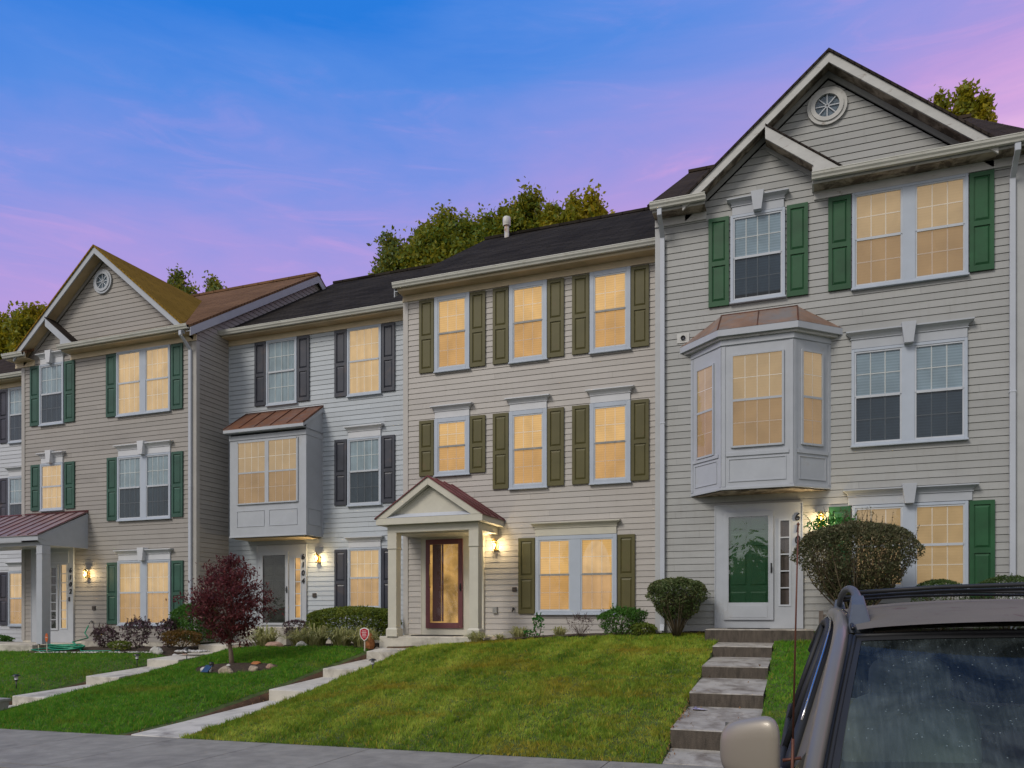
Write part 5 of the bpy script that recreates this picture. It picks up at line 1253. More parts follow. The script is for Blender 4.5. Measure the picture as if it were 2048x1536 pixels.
shrub('shrub', 'low green shrub by the porch slab at the left edge', 'shrub', -23.3, 16.6, .78, .9, .4, .26, 2500, .03, 'leaf_green', stems=4, vase=.9, amp=.1)
cl = [(-12.30, 15.75, .42, .42, 170, 'grassy clump nearest the red maple, first of the row'), (-11.45, 15.95, .32, .36, 120, 'grassy clump below the lit sidelight, second from the maple'),
      (-10.88, 15.75, .42, .44, 170, 'large grassy clump in front of the hedge, third from the maple'), (-10.15, 15.75, .38, .40, 150, 'pale grassy clump in front of the hedge, fourth from the maple'), (-9.48, 15.65, .38, .40, 150, 'grassy clump just left of the red security sign')]
for (x_, y_, r_, h_, n_, lab) in cl: tuft('grass_clump', lab, x_, y_-.15, gz(x_, y_-.15)+.02, r_*1.15, h_*1.05, int(n_*.9), 'leaf_liriope', group='arching grassy clumps in front of the hedge', w_=.016)
shrub('plant', 'low purple-brown flowering plant left of the hedge under the sidelight', 'plant', -11.95, 16.35, 1.1, .42, .2, .42, 900, .026, 'leaf_purple', stems=8, vase=.8, amp=.05)
cl = [(-6.42, 14.95, .30, .20, 110, 'grassy clump at the corner of the portico slab'), (-5.62, 15.35, .30, .24, 110, 'grassy clump between the portico column and the double window'),
      (-6.02, 15.2, .18, .12, 60, 'small flat grassy tuft between two larger clumps'), (-4.72, 15.3, .25, .18, 80, 'low grassy clump below the double lit window')]
for (x_, y_, r_, h_, n_, lab) in cl: tuft('grass_clump', lab, x_, y_, gz(x_, y_)+.02, r_, h_, n_, 'leaf_liriope', group='grassy clumps beside the portico', w_=.008)
shrub('plant', 'tall leafy weed below the left shutter of the double lit window', 'plant', -5.22, 15.4, gz(-5.2, 15.4), .13, .10, .44, 170, .034, 'leaf_brightgreen', stems=2, vase=.8, shell=.1, aspect=.5, sprigs=3, sprig_len=.12)
shrub('plant', 'small low green weed left of the tall leafy one', 'plant', -5.42, 15.3, gz(-5.4, 15.3), .11, .1, .16, 100, .03, 'leaf_brightgreen', stems=2, vase=.8)
shrub('plant', 'twiggy reddish-brown half-bare plant under the double lit window', 'plant', -4.28, 15.3, gz(-4.3, 15.3), .30, .2, .36, 260, .016, 'leaf_purple', stems=26, vase=.4, shell=.2, stem_r=.004, sprigs=26, sprig_len=.14)
for i, (x_, y_, h_, lab) in enumerate(((-5.27, 8.95, .16, 'tuft of tall yellow-green weed low on the worn lawn, nearer the sidewalk'), (-4.40, 9.35, .17, 'tuft of tall yellow-green weed low on the worn lawn, farther up'))):
    tuft('weed_tuft', lab, x_, y_, gz(x_, y_), .10, h_, 80, 'leaf_weed', group='weed tufts on the worn lawn', w_=.004, arch=.4)

# ------------------------------------------------------------------ rocks, lights, signs, hose, trough
R_ = [(-13.72, 14.62, .30, .16, .17, 'rock_pink', 'largest pinkish rock, in front of the amber shrub'), (-14.62, 14.50, .20, .10, .12, 'rock_white', 'pale pointed rock between two purple plants'),
      (-14.05, 14.52, .08, .06, .06, 'rock_white', 'small white rock at the left of the pink one'), (-13.30, 14.55, .12, .08, .08, 'rock_tan', 'tan rock right below the pink one'),
      (-13.18, 14.72, .24, .12, .07, 'rock_white', 'flat pale slab of rock at the top of the concrete path'), (-13.42, 14.42, .07, .06, .06, 'rock_rust', 'small rusty rock beside the solar light'),
      (-10.78, 12.45, .17, .11, .11, 'rock_tan', 'tan pointed rock at the front of the mulch ring'), (-11.35, 12.55, .15, .09, .08, 'rock_white', 'pale rock beside the solar spotlight'),
      (-10.32, 12.72, .13, .08, .08, 'rock_tan', 'grey-tan rock at the right end of the mulch ring'), (-10.08, 12.95, .10, .07, .06, 'rock_pink', 'small pink rock at the right tip of the mulch ring'),
      (-10.75, 13.33, .13, .07, .04, 'rock_rust', 'flat rust-red rock at the back of the mulch ring'), (-11.22, 13.05, .05, .04, .05, 'rock_white', 'small white rock at the foot of the maple'),
      (-11.75, 15.28, .26, .12, .11, 'rock_pink', 'long pinkish rock between the first two grassy clumps'), (-11.05, 15.30, .17, .10, .11, 'rock_white', 'white rock in front of the third grassy clump'),
      (-9.22, 15.35, .12, .10, .24, 'rock_rust', 'upright rust-stained rock behind the red sign'), (-9.02, 15.30, .08, .07, .07, 'rock_tan', 'small tan rock by the portico slab'),
      (-12.85, 15.28, .22, .1, .06, 'rock_tan', 'flat tan rock left of the first grassy clump'), (-6.05, 14.98, .10, .07, .06, 'rock_tan', 'small tan rock beside the portico slab clump')]
for i, (x_, y_, a_, b_, c_, m_, lab) in enumerate(R_): rock(lab, x_, y_, gz(x_, y_)+.01, a_, b_, c_, m_, seed=i)
st_ = []
mb = MB(); rs = np.random.default_rng(5)
for i in range(150):
    x_ = rs.uniform(-18.6, -14.6); y_ = 14.47+rs.normal(0, .025); s_ = rs.uniform(.014, .032); z_ = gz(x_, y_)+.02
    mb.lathe((x_, y_, z_), [(.002, -s_*.5), (s_*.9, -s_*.2), (s_, s_*.2), (s_*.5, s_*.7), (.002, s_*.8)], 6)
for i in range(120):
    x_ = rs.uniform(-13.75, -13.0); y_ = 14.3+rs.uniform(-.1, .25); s_ = rs.uniform(.02, .045); z_ = gz(x_, y_)+.02
    if x_ > -13.96 and x_ < -13.04: z_ = max(z_, .80)
    mb.lathe((x_, y_, z_), [(.002, -s_*.5), (s_*.9, -s_*.2), (s_, s_*.2), (s_*.5, s_*.7), (.002, s_*.8)], 6)
tag(mb.build('pebbles', 'rock_white'), 'white pebbles edging the flower bed', kind='stuff')
def solar_light(x, y, lab, h=.30):
    z = gz(x, y); H = empty('solar_light', (x, y, z), lab, 'garden light', 'solar path lights')
    a = MB(); a.tube([(x, y, z-.05), (x, y, z+h*.6)], .010, 8); a.lathe((x, y, z+h*.55), [(.012, 0), (.035, .02), (.035, .03), (.01, .035)], 12); a.build('post', 'lamp_plastic', H)
    b = MB(); b.lathe((x, y, z+h*.62), [(.030, 0), (.034, .08)], 12); b.build('lens', 'lamp_lens', H)
    c_ = MB(); c_.lathe((x, y, z+h*.62+.08), [(.075, 0), (.078, .008), (.03, .035), (.004, .04)], 14); c_.build('cap', 'lamp_plastic', H)
solar_light(-14.12, 13.45, 'solar path light standing on the grass left of the upper concrete step'); solar_light(-12.98, 13.75, 'solar path light beside the pink rock, right of the other one')
solar_light(-14.62, 10.95, 'solar path light cut off by the left edge, above the stone trough')
solar_light(-7.62, 12.78, 'short black solar light at the edge of the path to the portico', .16)
H = empty('solar_spotlight', (-11.10, 12.35, gz(-11.1, 12.35)), 'small solar spotlight with a tilted blue panel among the mulch ring rocks', 'garden light')
z_ = gz(-11.1, 12.35); a = MB(); a.tube([(-11.1, 12.35, z_-.03), (-11.1, 12.35, z_+.16)], .01, 6); a.lathe((-11.06, 12.38, z_+.15), [(.03, 0), (.045, .04), (.045, .09), (.02, .1)], 10); a.build('post', 'lamp_plastic', H)
a = MB(); a.prism([(-11.20, 12.24, z_+.06), (-11.04, 12.24, z_+.06), (-11.02, 12.36, z_+.19), (-11.18, 12.36, z_+.19)], (0, 0, 0), (0, .012, -.012)); a.build('solar_panel', 'solar_blue', H)
# security sign
sx_, sy_ = -8.98, 14.98; z_ = gz(sx_, sy_)
sx_ = -9.14; H = empty('yard_sign', (sx_, sy_, z_), 'red octagonal-topped shield sign on a white stake beside the portico slab', 'sign')
H['label'] = 'red shield-shaped security sign on a pale stake beside the portico slab'
a = MB(); a.box(sx_-.014, sx_+.014, sy_, sy_+.012, z_-.05, z_+.30); a.build('stake', 'post_pale', H)
def shield(k): return [(-.10*k, .10*k), (-.105*k, .0), (-.075*k, -.07*k), (0, -.135*k), (.075*k, -.07*k), (.105*k, .0), (.10*k, .10*k), (.045*k, .125*k), (0, .135*k), (-.045*k, .125*k)]
zc_ = z_+.40; b = MB(); b.exy([(sx_+p, zc_+q) for p, q in shield(1.12)], sy_-.012, sy_-.001); b.build('sign_border', 'sign_white', H)
b = MB(); b.exy([(sx_+p, zc_+q) for p, q in shield(.95)], sy_-.016, sy_-.0125); P_ = b.build('sign_face', 'sign_red', H)
b = MB()
for i, (q, w__, hh) in enumerate(((.075, .055, .012), (.04, .062, .012), (.005, .05, .016), (-.03, .058, .010), (-.06, .04, .008))):
    n_ = 5
    for j in range(n_):
        xa = sx_-w__+2*w__*j/n_; b.box(xa+.002, xa+2*w__/n_-.003, sy_-.018, sy_-.0162, zc_+q-hh/2, zc_+q+hh/2)
b.build('sign_lettering', 'sign_white', P_)
sx_, sy_ = -18.32, 14.55; z_ = gz(sx_, sy_); H = empty('yard_sign', (sx_, sy_, z_), 'small orange oval sign on a thin stake in front of the porch column', 'sign')
a = MB(); a.box(sx_-.012, sx_+.012, sy_, sy_+.01, z_-.04, z_+.30); a.build('stake', 'post_pale', H)
b = MB(); b.exy([(sx_+.052*math.cos(2*math.pi*j/20), z_+.39+.115*math.sin(2*math.pi*j/20)) for j in range(20)], sy_-.01, sy_-.001); P_ = b.build('sign_face', 'sign_orange', H)
b = MB()
for j in range(3): b.box(sx_-.028+.02*j, sx_-.014+.02*j, sy_-.0125, sy_-.0105, z_+.385, z_+.405)
b.build('sign_lettering', 'sign_white', P_)
# garden hose
pts = []; rs = np.random.default_rng(3)
for i in range(260):
    t = i/259; a = t*2*math.pi*7.0; r_ = .38+.10*math.sin(a*.37)+.05*math.sin(a*1.7); pts.append((-17.95+r_*1.25*math.cos(a)+.05*math.sin(a*.31), 14.78+r_*.42*math.sin(a)+.03*math.cos(a*.53), gz(-18, 14.8)+.05+.10*t+.02*math.sin(a*2.3)))
mb = MB(); mb.tube(pts, .018, 6)
q = pts[-1]; t0 = [q, (-18.2, 15.2, q[2]+.05), (-18.45, 15.9, 1.02), (-18.75, 16.05, 1.15), (-18.70, 16.13, 1.36)]; mb.tube(t0, .017, 6)
q = pts[0]; mb.tube([q, (-17.2, 14.62, gz(-17.2, 14.62)+.03), (-16.6, 14.60, gz(-16.6, 14.6)+.03), (-15.95, 14.66, gz(-15.9, 14.66)+.03)], .014, 6)
mb.tube([(-18.45, 14.85, gz(-18.4, 14.85)+.04), (-18.9, 14.95, gz(-18.9, 14.9)+.05), (-19.05, 14.68, gz(-19.0, 14.7)+.05), (-18.6, 14.58, gz(-18.6, 14.6)+.04), (-17.9, 14.56, gz(-17.9, 14.6)+.03)], .014, 6)
tag(mb.build('garden_hose', 'hose_green', loc=(-17.95, 14.78, gz(-18, 14.8))), 'green garden hose coiled on the bed beside the porch column', 'hose')
# stone trough
tx, ty = -14.02, 9.72; z_ = float(lawn(tx, ty)); tx = -13.05; ty = 9.35; z_ = float(lawn(tx, ty))-.02
H = empty('stone_trough', (tx, ty, z_), 'pale carved stone trough cut off by the left edge at the lawn', 'planter'); a = MB()
for (f_, g_, za, zb) in ((.82, .86, 0, .03), (.84, .95, .03, .20), (1.04, 1.04, .20, .25)):
    A = [(tx-.35*f_, ty-.15*f_, z_+za), (tx+.23*f_, ty-.15*f_, z_+za), (tx+.23*f_, ty+.15*f_, z_+za), (tx-.35*f_, ty+.15*f_, z_+za)]
    B = [(tx-.35*g_, ty-.15*g_, z_+zb), (tx+.23*g_, ty-.15*g_, z_+zb), (tx+.23*g_, ty+.15*g_, z_+zb), (tx-.35*g_, ty+.15*g_, z_+zb)]
    a.add(A+B, [(0, 3, 2, 1), (4, 5, 6, 7), (0, 1, 5, 4), (1, 2, 6, 5), (2, 3, 7, 6), (3, 0, 4, 7)])
a.build('trough_body', 'stone_trough', H, bevel=.01)
b = MB()
for k in range(3):
    xx = tx-.22+.17*k; pts = [(xx+.06*math.cos(q)*(1-.5*abs(q)/3), ty-.146, z_+.11+.05*math.sin(q)) for q in np.linspace(-3, 3, 14)]; b.tube(pts, .008, 5)
b.build('carved_swag', 'stone_trough', H)
# old wooden planter beside the big shrub
H = empty('wooden_planter', (.33, 14.2, 1.38), 'weathered grey wooden planter behind the car beside the steps', 'planter'); a = MB()
a.box(.22, .29, 14.15, 14.22, 1.30, 1.72); a.box(.86, .93, 14.15, 14.22, 1.30, 1.66); a.build('post', 'old_wood', H)
b = MB(); b.box(.292, .858, 14.17, 14.20, 1.55, 1.66); b.box(.292, .858, 14.17, 14.20, 1.42, 1.53); b.box(.292, .858, 14.17, 14.20, 1.30, 1.40); b.build('board', 'old_wood', H)
# mats, litter
mb = MB(); mb.box(-8.45, -7.35, 15.85, 16.35, 1.172, 1.19); tag(mb.build('doormat', 'rubber_mat', loc=(-7.9, 16.1, 1.172)), 'dark doormat on the portico slab', 'doormat')
mb = MB(); mb.box(-1.32, -.60, 14.55, 14.98, 1.402, 1.412); tag(mb.build('doormat', 'rubber_mat', loc=(-.96, 14.8, 1.40)), 'thin dark doormat below the white storm door', 'doormat')
mb = MB(); zz = treadz(2, 10.15)+.012
mb.add([(-1.36, 10.12, zz), (-1.20, 10.08, zz+.01), (-1.16, 10.17, zz), (-1.33, 10.20, zz+.015)], [(0, 1, 2, 3)]); mb.add([(-1.36, 10.12, zz+.004), (-1.30, 10.10, zz+.05), (-1.30, 10.19, zz+.02)], [(0, 1, 2)])
tag(mb.build('paper_scrap', 'paper', loc=(-1.3, 10.15, zz)), 'crumpled white paper scrap on the stained concrete step', 'litter')
n = 260; X = np.concatenate([rng.normal(-1.46, .05, n), rng.uniform(-1.4, -.6, 30), rng.uniform(-9.05, -8.9, 60)]); Yl = np.concatenate([rng.uniform(8.4, 10.6, n), rng.uniform(8.5, 12, 30), rng.uniform(8.5, 12, 60)])
Zl = np.array([max(gz(a_, b_), treadz(2, b_)+.004 if a_ > -1.43 and a_ < -.5 else -9)+.012 for a_, b_ in zip(X, Yl)])
tag(fast_mesh('leaf_litter', rot_leaves(np.stack([X, Yl, Zl], 1), .018, .5, up=3), 4, 'leaf_litter'), 'scattered dry brown leaves along the steps', kind='stuff')

# ================================================================== the parked car
def car():
    Xc, z0 = .83, 0.0
    H = empty('parked_car', (Xc, 3.4, z0), 'dusty tan sport utility vehicle with roof rack, parked nose first at the lower right', 'car')
    def C(x, y, z): return (Xc+x, y, z0+z)
    # --- lower body: loft of half sections, mirrored
    st = [  # y, half width, hood/belt height, underside
        (1.22, .55, .66, .40), (1.25, .76, .80, .30), (1.38, .84, .90, .26), (1.75, .89, .98, .24), (2.15, .915, 1.03, .24), (2.5, .925, 1.06, .24),
        (3.2, .93, 1.07, .24), (4.0, .94, 1.08, .24), (4.8, .95, 1.09, .26), (5.3, .90, 1.08, .30), (5.55, .82, 1.05, .36), (5.62, .70, .95, .45)]
    B = MB(); vs = []; m = 0
    for (y, w_, zt, zb) in st:
        sec = [(0, zt+.02), (w_*.45, zt+.015), (w_*.80, zt-.01), (w_*.93, zt-.06), (w_*.985, zt-.16), (w_, (zt+zb)/2+.05), (w_*.985, zb+.18), (w_*.95, zb+.04), (w_*.85, zb), (0, zb)]
        full = sec+[(-a, b) for a, b in sec[-2:0:-1]]; m = len(full); vs += [C(a, y, b) for a, b in full]
    fs = [(i*m+j, i*m+(j+1) % m, (i+1)*m+(j+1) % m, (i+1)*m+j) for i in range(len(st)-1) for j in range(m)]+[tuple(range(m)), tuple(range((len(st)-1)*m, len(st)*m))]
    B.add(vs, fs, 0, True); o = B.build('body', 'car_paint', H); sm = o.modifiers.new('smooth', 'SUBSURF'); sm.levels = sm.render_levels = 2
    # --- greenhouse curves
    def hw(y): return np.interp(y, [2.3, 3.0, 3.6, 4.6, 5.3, 5.5], [.60, .575, .60, .60, .585, .56])
    def edge(t):                                                 # roof edge / A-pillar line, t 0..1 from cowl to rear
        ys = [2.28, 2.50, 2.78, 3.00, 3.22, 3.55, 4.1, 4.7, 5.15, 5.42, 5.56]
        zs = [1.06, 1.24, 1.46, 1.585, 1.637, 1.668, 1.675, 1.665, 1.63, 1.45, 1.10]
        xs = [.845, .803, .748, .712, .700, .70, .70, .695, .685, .72, .79]
        k = t*(len(ys)-1); g_ = np.arange(len(ys)); return (np.interp(k, g_, xs), np.interp(k, g_, ys), np.interp(k, g_, zs))
    def sm_(pts, it=2):
        for _ in range(it):
            q = [pts[0]]
            for a, b in zip(pts[:-1], pts[1:]): q += [a.lerp(b, .25), a.lerp(b, .75)]
            pts = q+[pts[-1]]
        return pts
    for s in (1, -1):
        P = sm_([Vector(C(s*edge(i/10)[0], edge(i/10)[1], edge(i/10)[2]-.02)) for i in range(11)])
        T = MB(); T.tube(P, .027, 14, side=(1, 0, 0), r2=.032); T.build('pillar', 'car_paint', H)
    # roof panel, crowned both ways
    R1 = MB()
    def roof(u, v):
        s = u*2-1; y = 3.02+.02*0+2.25*v-.10*(1-s*s)*(1-v); k = 1-s*s
        ez = np.interp(y, [2.9, 3.0, 3.22, 3.55, 4.1, 4.7, 5.15, 5.35], [1.575, 1.585, 1.615, 1.645, 1.668, 1.655, 1.615, 1.59]); return C(s*.655, y, ez+.045*k**.8+.010)
    R1.grid(roof, 24, 24); R1.build('roof', 'car_roof_paint', H)
    for s in (1, -1):
        D = MB(); D.tube(sm_([Vector(C(s*.667, y, np.interp(y, [2.9, 3.0, 3.22, 3.55, 4.1, 4.7, 5.15, 5.35], [1.575, 1.585, 1.615, 1.645, 1.668, 1.655, 1.615, 1.59])+.008)) for y in (3.06, 3.2, 3.5, 4.1, 4.7, 5.2)], 1), .008, 6); D.build('roof_ditch', 'car_black', H)
    # windshield
    W_ = MB()
    def ws(u, v):
        s = u*2-1; k = 1-s*s; x = s*(.800-.138*v); y = 2.20+.10*(1-k)+(.80-.06*(1-k))*v-.05*math.sin(math.pi*v)*0-.10*k*v*0; z = 1.03+.570*v-.03*v*v+.02*math.sin(math.pi*v)+.022*k*v
        return C(x, y+.0, z)
    W_.grid(ws, 24, 12); W_.build('windshield', 'windshield_glass', H)
    Tm = MB()
    for s in (0, 1): Tm.tube([Vector(ws(s, i/12))+Vector((0, -.004, .004)) for i in range(13)], .007, 6)
    for s in (0, 1): Tm.tube([Vector(ws(s, i/12))+Vector(((s*2-1)*.014, .006, .003)) for i in range(13)], .012, 6)
    for u0 in (0., .982): Tm.grid(lambda u, v: tuple(Vector(ws(u0+.018*u, v))+Vector((0, -.003, .003))), 2, 12)
    Tm.grid(lambda u, v: tuple(Vector(ws(u, .965+.035*v))+Vector((0, -.003, .003))), 24, 1)
    Tm.tube([Vector(ws(i/24, 1))+Vector((0, -.002, .004)) for i in range(25)], .009, 6); Tm.build('windshield_trim', 'car_trim', H)
    # shade band at the top of the windshield
    Sb = MB(); Sb.grid(lambda u, v: tuple(Vector(ws(.01+.98*u, .865+.125*v))+Vector((0, .008, -.004))), 24, 3); Sb.build('shade_band', 'band_tint', H)
    # side windows
    for s in (1, -1):
        G = MB(); Fr = MB()
        def sg(u, v):
            y = 2.58+2.78*u; top = np.interp(y, [2.58, 2.78, 3.0, 3.2, 3.5, 4.1, 4.7, 5.1, 5.36], [1.15, 1.33, 1.485, 1.565, 1.60, 1.615, 1.60, 1.54, 1.42]); z = 1.06+(top-1.06)*v
            x = .905-(.905-.722)*((z-1.06)/.55)**1.05
            return C(s*x, y, z)
        G.grid(sg, 30, 8); G.build('side_glass', 'car_side_glass', H)
        Fr.tube([Vector(sg(i/40, 1))+Vector((s*.006, 0, .004)) for i in range(41)], .020, 8)
        Fr.tube([Vector(sg(i/40, 0))+Vector((s*.012, 0, 0)) for i in range(41)], .018, 8)
        for (y, w__) in ((3.62, .035), (4.62, .035)):
            u = (y-2.58)/2.78; Fr.tube([Vector(sg(u+.012*(1-v)*0, v))+Vector((s*.006, 0, 0)) for v in (0, .5, 1)], .014, 6, side=(0, 1, 0), r2=.02)
        Fr.build('window_trim', 'car_trim', H)
        Cr = MB(); ex_, ey_, ez_ = zip(*[edge(i/40) for i in range(41)])
        def cant(u, v):
            a_ = Vector(sg(u, 1)); y = a_.y; q = Vector(C(s*float(np.interp(y, ey_, ex_)), y, float(np.interp(y, ey_, ez_))-.02)); return tuple(a_.lerp(q, v))
        Cr.grid(cant, 40, 2); Cr.build('cant_rail', 'car_paint', H)
        Ch = MB(); Ch.tube([Vector(sg(i/40, 1))+Vector((s*.004, 0, .030)) for i in range(2, 39)], .004, 5); Ch.build('drip_trim', 'chrome', H)
    # rear window and gate
    Gt = MB(); Gt.grid(lambda u, v: C((u*2-1)*(.70-.12*v), 5.60-.24*v, 1.05+.56*v), 8, 6); Gt.build('rear_window', 'car_side_glass', H)
    # interior
    I = MB(); I.box(Xc-.72, Xc+.72, 2.35, 5.2, .5, .62); I.box(Xc-.70, Xc+.70, 2.28, 2.62, .75, 1.0); I.box(Xc-.66, Xc+.66, 5.28, 5.34, .6, 1.5); I.build('cabin_floor', 'car_black', H)
    Li = MB(); Li.grid(lambda u, v: tuple(Vector(roof(.03+.94*u, .06+.9*v))+Vector((0, 0, -.035))), 8, 8); Li.build('headliner', 'seat_fabric', H)
    for sx in (-.44, .38):
        S = MB()
        def cush(cx, cy, cz, a, b, c__, nu=16, nv=10, e=.45):
            def f(u, v):
                A = 2*math.pi*u; Bq = math.pi*(v-.5); sg_ = lambda w: math.copysign(abs(w)**e, w)
                return C(cx+a*sg_(math.cos(A))*abs(math.cos(Bq))**e, cy+b*sg_(math.sin(A))*abs(math.cos(Bq))**e, cz+c__*sg_(math.sin(Bq)))
            S.grid(f, nu, nv)
        cush(sx, 3.45, 1.02, .25, .09, .32); cush(sx, 3.2, .72, .25, .28, .09); cush(sx, 3.49, 1.375, .15, .055, .11, e=.6)
        S.tube([C(sx-.05, 3.47, 1.28), C(sx-.05, 3.49, 1.38)], .008, 6); S.tube([C(sx+.05, 3.47, 1.28), C(sx+.05, 3.49, 1.38)], .008, 6)
        S.build('seat', 'seat_fabric', H)
    Rs = MB(); Rs.box(Xc-.62, Xc+.62, 4.45, 4.6, .7, 1.2); Rs.build('rear_seat', 'seat_fabric', H)
    Sw = MB(); Sw.tube([C(.37+.18*math.cos(a), 2.85+.07*math.sin(a), .98+.16*math.sin(a)) for a in np.linspace(0, 2*math.pi, 21)], .013, 6); Sw.build('steering_wheel', 'car_black', H)
    # mirrors
    for s in (-1, 1):
        Mi = MB()
        def mir(u, v):
            A = 2*math.pi*u; Bq = math.pi*(v-.5); e = .55; g_ = lambda w: math.copysign(abs(w)**e, w)
            x = g_(math.cos(A))*abs(math.cos(Bq))**e; y = g_(math.sin(A))*abs(math.cos(Bq))**.6; z = g_(math.sin(Bq))
            z2 = z*(.098-.012*x*1.0)-.010*x*(1 if z > 0 else -1.2)
            return C(s*(.985+.088*x), 2.42+.045*y+(.03*x), 1.245+z2)
        Mi.grid(mir, 28, 18); Mi.tube([C(s*.88, 2.50, 1.14), C(s*.94, 2.45, 1.18)], .035, 8); P_ = Mi.build('door_mirror', 'mirror_paint', H)
        Gl = MB(); Gl.add([C(s*.91, 2.475, 1.17), C(s*1.06, 2.475, 1.17), C(s*1.06, 2.475, 1.32), C(s*.91, 2.475, 1.32)], [(0, 1, 2, 3)]); Gl.build('mirror_glass', 'chrome', P_)
    # roof rack: raised side rails with broad feet, two cross bars
    for s in (-1, 1):
        K = MB(); x = s*.640
        def zr(y): return np.interp(y, [3.0, 3.22, 3.55, 4.1, 4.7, 5.15], [1.56, 1.605, 1.655, 1.68, 1.665, 1.62])
        rail = sm_([Vector(C(x, y, z)) for y, z in ((3.20, 1.615), (3.27, 1.70), (3.42, 1.745), (3.9, 1.775), (4.4, 1.775), (4.85, 1.745), (5.0, 1.69), (5.06, 1.64))], 2)
        K.tube(rail, .017, 10, side=(1, 0, 0), r2=.016)
        # feet: wedge-shaped covers
        for (ya, yb) in ((3.12, 3.40), (5.14, 4.88)):
            za, zb_ = zr(ya)+.0, zr(yb)+.0
            A = [C(x-.045, ya, za), C(x+.045, ya, za), C(x+.036, yb, zb_), C(x-.036, yb, zb_)]
            ym = ya+(yb-ya)*.62; Tq = [C(x-.024, ya+(yb-ya)*.35, za+.105), C(x+.024, ya+(yb-ya)*.35, za+.105), C(x+.022, ym, zb_+.095), C(x-.022, ym, zb_+.095)]
            K.add(A+Tq, [(0, 1, 5, 4), (1, 2, 6, 5), (2, 3, 7, 6), (3, 0, 4, 7), (4, 5, 6, 7)], 0, False)
        P_ = K.build('roof_rail', 'car_plastic', H, bevel=.010)
    for y in (3.72, 4.72):
        K = MB(); K.tube([C(-.63, y, 1.748), C(-.3, y, 1.768), C(0, y, 1.775), C(.3, y, 1.768), C(.63, y, 1.748)], .010, 8, side=(0, 1, 0), r2=.009)
        K.tube([C(-.63, y+.03, 1.730), C(-.3, y+.03, 1.752), C(0, y+.03, 1.758), C(.3, y+.03, 1.752), C(.63, y+.03, 1.730)], .007, 6); K.build('cross_bar', 'car_trim', H)
    # antenna on the right front pillar
    K = MB(); K.tube([C(-.868, 2.35, 1.02), C(-.862, 2.34, 1.30)], .0045, 6); K.tube([C(-.862, 2.34, 1.30), C(-.848, 2.33, 1.905)], [.003, .002], 6); K.lathe(C(-.848, 2.33, 1.905), [(.001, -.004), (.005, 0), (.001, .006)], 8)
    K.tube([C(-.89, 2.35, 1.235), C(-.84, 2.35, 1.245)], .005, 6); K.build('antenna', 'copper_seam', H)
    # lamps, grille, bumper, wheels, wipers
    for s in (-1, 1):
        K = MB(); K.grid(lambda u, v: C(s*(.50+.30*u), 1.24+.16*u*u-.0+.03*v, .70+.14*v), 6, 4); K.build('headlight', 'lamp_lens', H)
        K = MB(); K.box(Xc+s*.66, Xc+s*.78, 5.57, 5.63, .85, 1.05); K.build('tail_light', 'sign_red', H)
        for y in (2.02, 4.75):
            Wm = MB(); xo = Xc+s*.80; prof = [(.20, -.11), (.30, -.11), (.335, -.09), (.345, -.03), (.345, .03), (.335, .09), (.30, .105), (.20, .105)]
            n_ = 28; vs = []
            for (r_, h_) in prof:
                for j in range(n_): a_ = 2*math.pi*j/n_; vs.append((xo+s*h_, y+r_*math.cos(a_), .345+r_*math.sin(a_)))
            fs = [(i*n_+j, i*n_+(j+1) % n_, (i+1)*n_+(j+1) % n_, (i+1)*n_+j) for i in range(len(prof)-1) for j in range(n_)]
            Wm.add(vs, fs, 0, True); P_ = Wm.build('wheel', 'tyre', H)
            Rm = MB(); vs = []
            for (r_, h_) in ((.205, .09), (.19, .06), (.06, .075), (.05, .095), (.001, .095)):
                for j in range(n_): a_ = 2*math.pi*j/n_; vs.append((xo+s*h_, y+r_*math.cos(a_), .345+r_*math.sin(a_)))
            Rm.add(vs, [(i*n_+j, i*n_+(j+1) % n_, (i+1)*n_+(j+1) % n_, (i+1)*n_+j) for i in range(4) for j in range(n_)], 0, True)
            for q in range(5):
                a_ = 2*math.pi*q/5; Rm.tube([(xo+s*.09, y+.05*math.cos(a_), .345+.05*math.sin(a_)), (xo+s*.088, y+.195*math.cos(a_), .345+.195*math.sin(a_))], .022, 6)
            Rm.build('rim', 'rim', P_)
            Ar = MB(); Ar.tube([(Xc+s*.875, y+.40*math.cos(a_), .36+.39*math.sin(a_)) for a_ in np.linspace(-.15, math.pi+.15, 20)], .04, 8, side=(1, 0, 0), r2=.03); Ar.build('wheel_arch', 'car_plastic', H)
    K = MB(); K.box(Xc-.42, Xc+.42, 1.19, 1.235, .56, .74); P_ = K.build('grille', 'car_black', H)
    K = MB()
    for i in range(4): K.box(Xc-.41, Xc+.41, 1.18, 1.19, .585+.04*i, .60+.04*i)
    K.build('grille_bar', 'chrome', P_)
    K = MB(); K.tube([C(-.84, 1.42, .42), C(-.72, 1.24, .42), C(0, 1.17, .42), C(.72, 1.24, .42), C(.84, 1.42, .42)], .10, 10, side=(0, 0, 1), r2=.07); K.build('bumper', 'car_plastic', H)
    K = MB(); K.box(Xc-.15, Xc+.15, 1.085, 1.095, .40, .50); K.build('number_plate', 'number_plate', H)
    K = MB()
    for a_ in (-.45, .1): K.tube([C(a_, 2.22, 1.06), C(a_+.1, 2.30, 1.10), C(a_+.42, 2.32, 1.10)], .008, 6)
    K.build('wiper', 'car_black', H)
    for s in (-1, 1):
        K = MB(); 
        for y in (3.42, 4.42): K.tube([C(s*.895, y, .86), C(s*.925, y+.02, .865), C(s*.925, y+.12, .865), C(s*.895, y+.14, .86)], .011, 6)
        K.build('door_handle', 'car_paint', H)
m_, N_ = newmat('band_tint'); M['band_tint'] = m_
a_ = N_.n('ShaderNodeBsdfTransparent'); a_.inputs[0].default_value = (.12, .2, .32, 1); finish(N_, a_.outputs[0])
car()

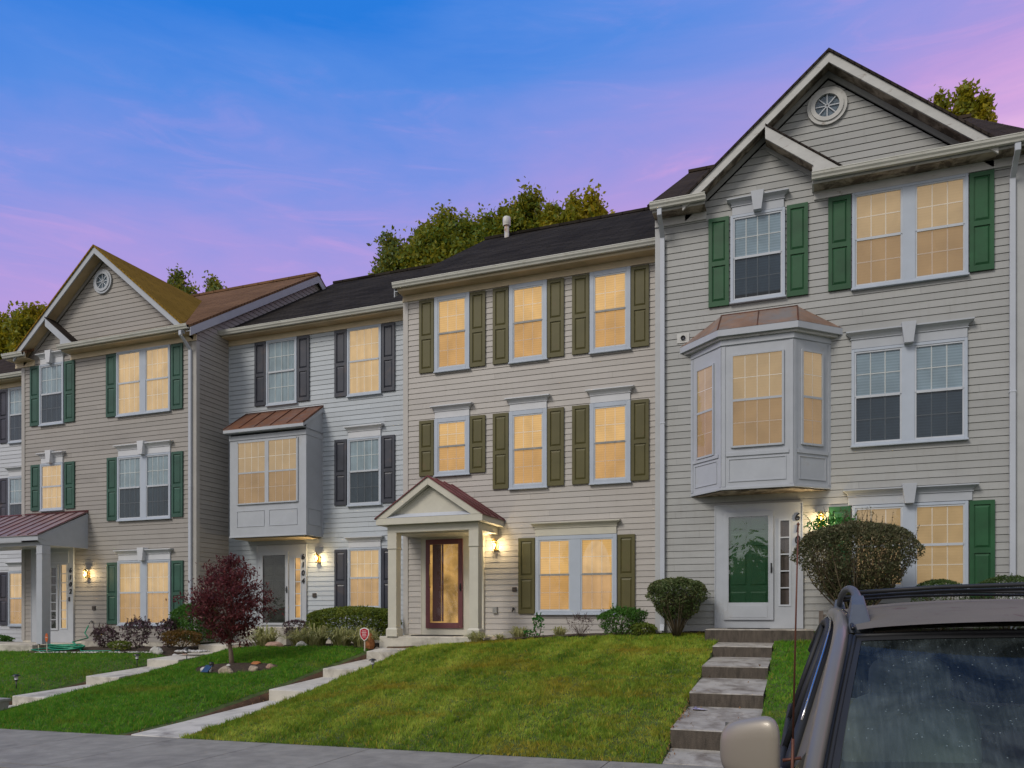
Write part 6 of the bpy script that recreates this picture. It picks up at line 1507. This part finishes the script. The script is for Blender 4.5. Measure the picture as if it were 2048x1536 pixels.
# ------------------------------------------------------------------ trees across the street: the door and window panes mirror them
for (x_, y_, h_, lab) in ((-13, -21, 9, 'spreading tree across the street, mirrored in the door glass'), (-3, -24, 6.2, 'low tree across the street behind the viewer'), (7, -22, 9.5, 'round tree across the street, mirrored in the right door'), (-24, -24, 10, 'far left tree across the street behind the viewer')):
    big_tree(lab, x_, y_, -.2, h_*.35, [(0, 0, h_*.62, 2.6, 2.4, h_*.36), (-1.8, .3, h_*.5, 1.8, 1.7, h_*.25), (1.9, -.2, h_*.52, 1.8, 1.7, h_*.26)], 1500, 'leaf_tree_green', leaf=.30)
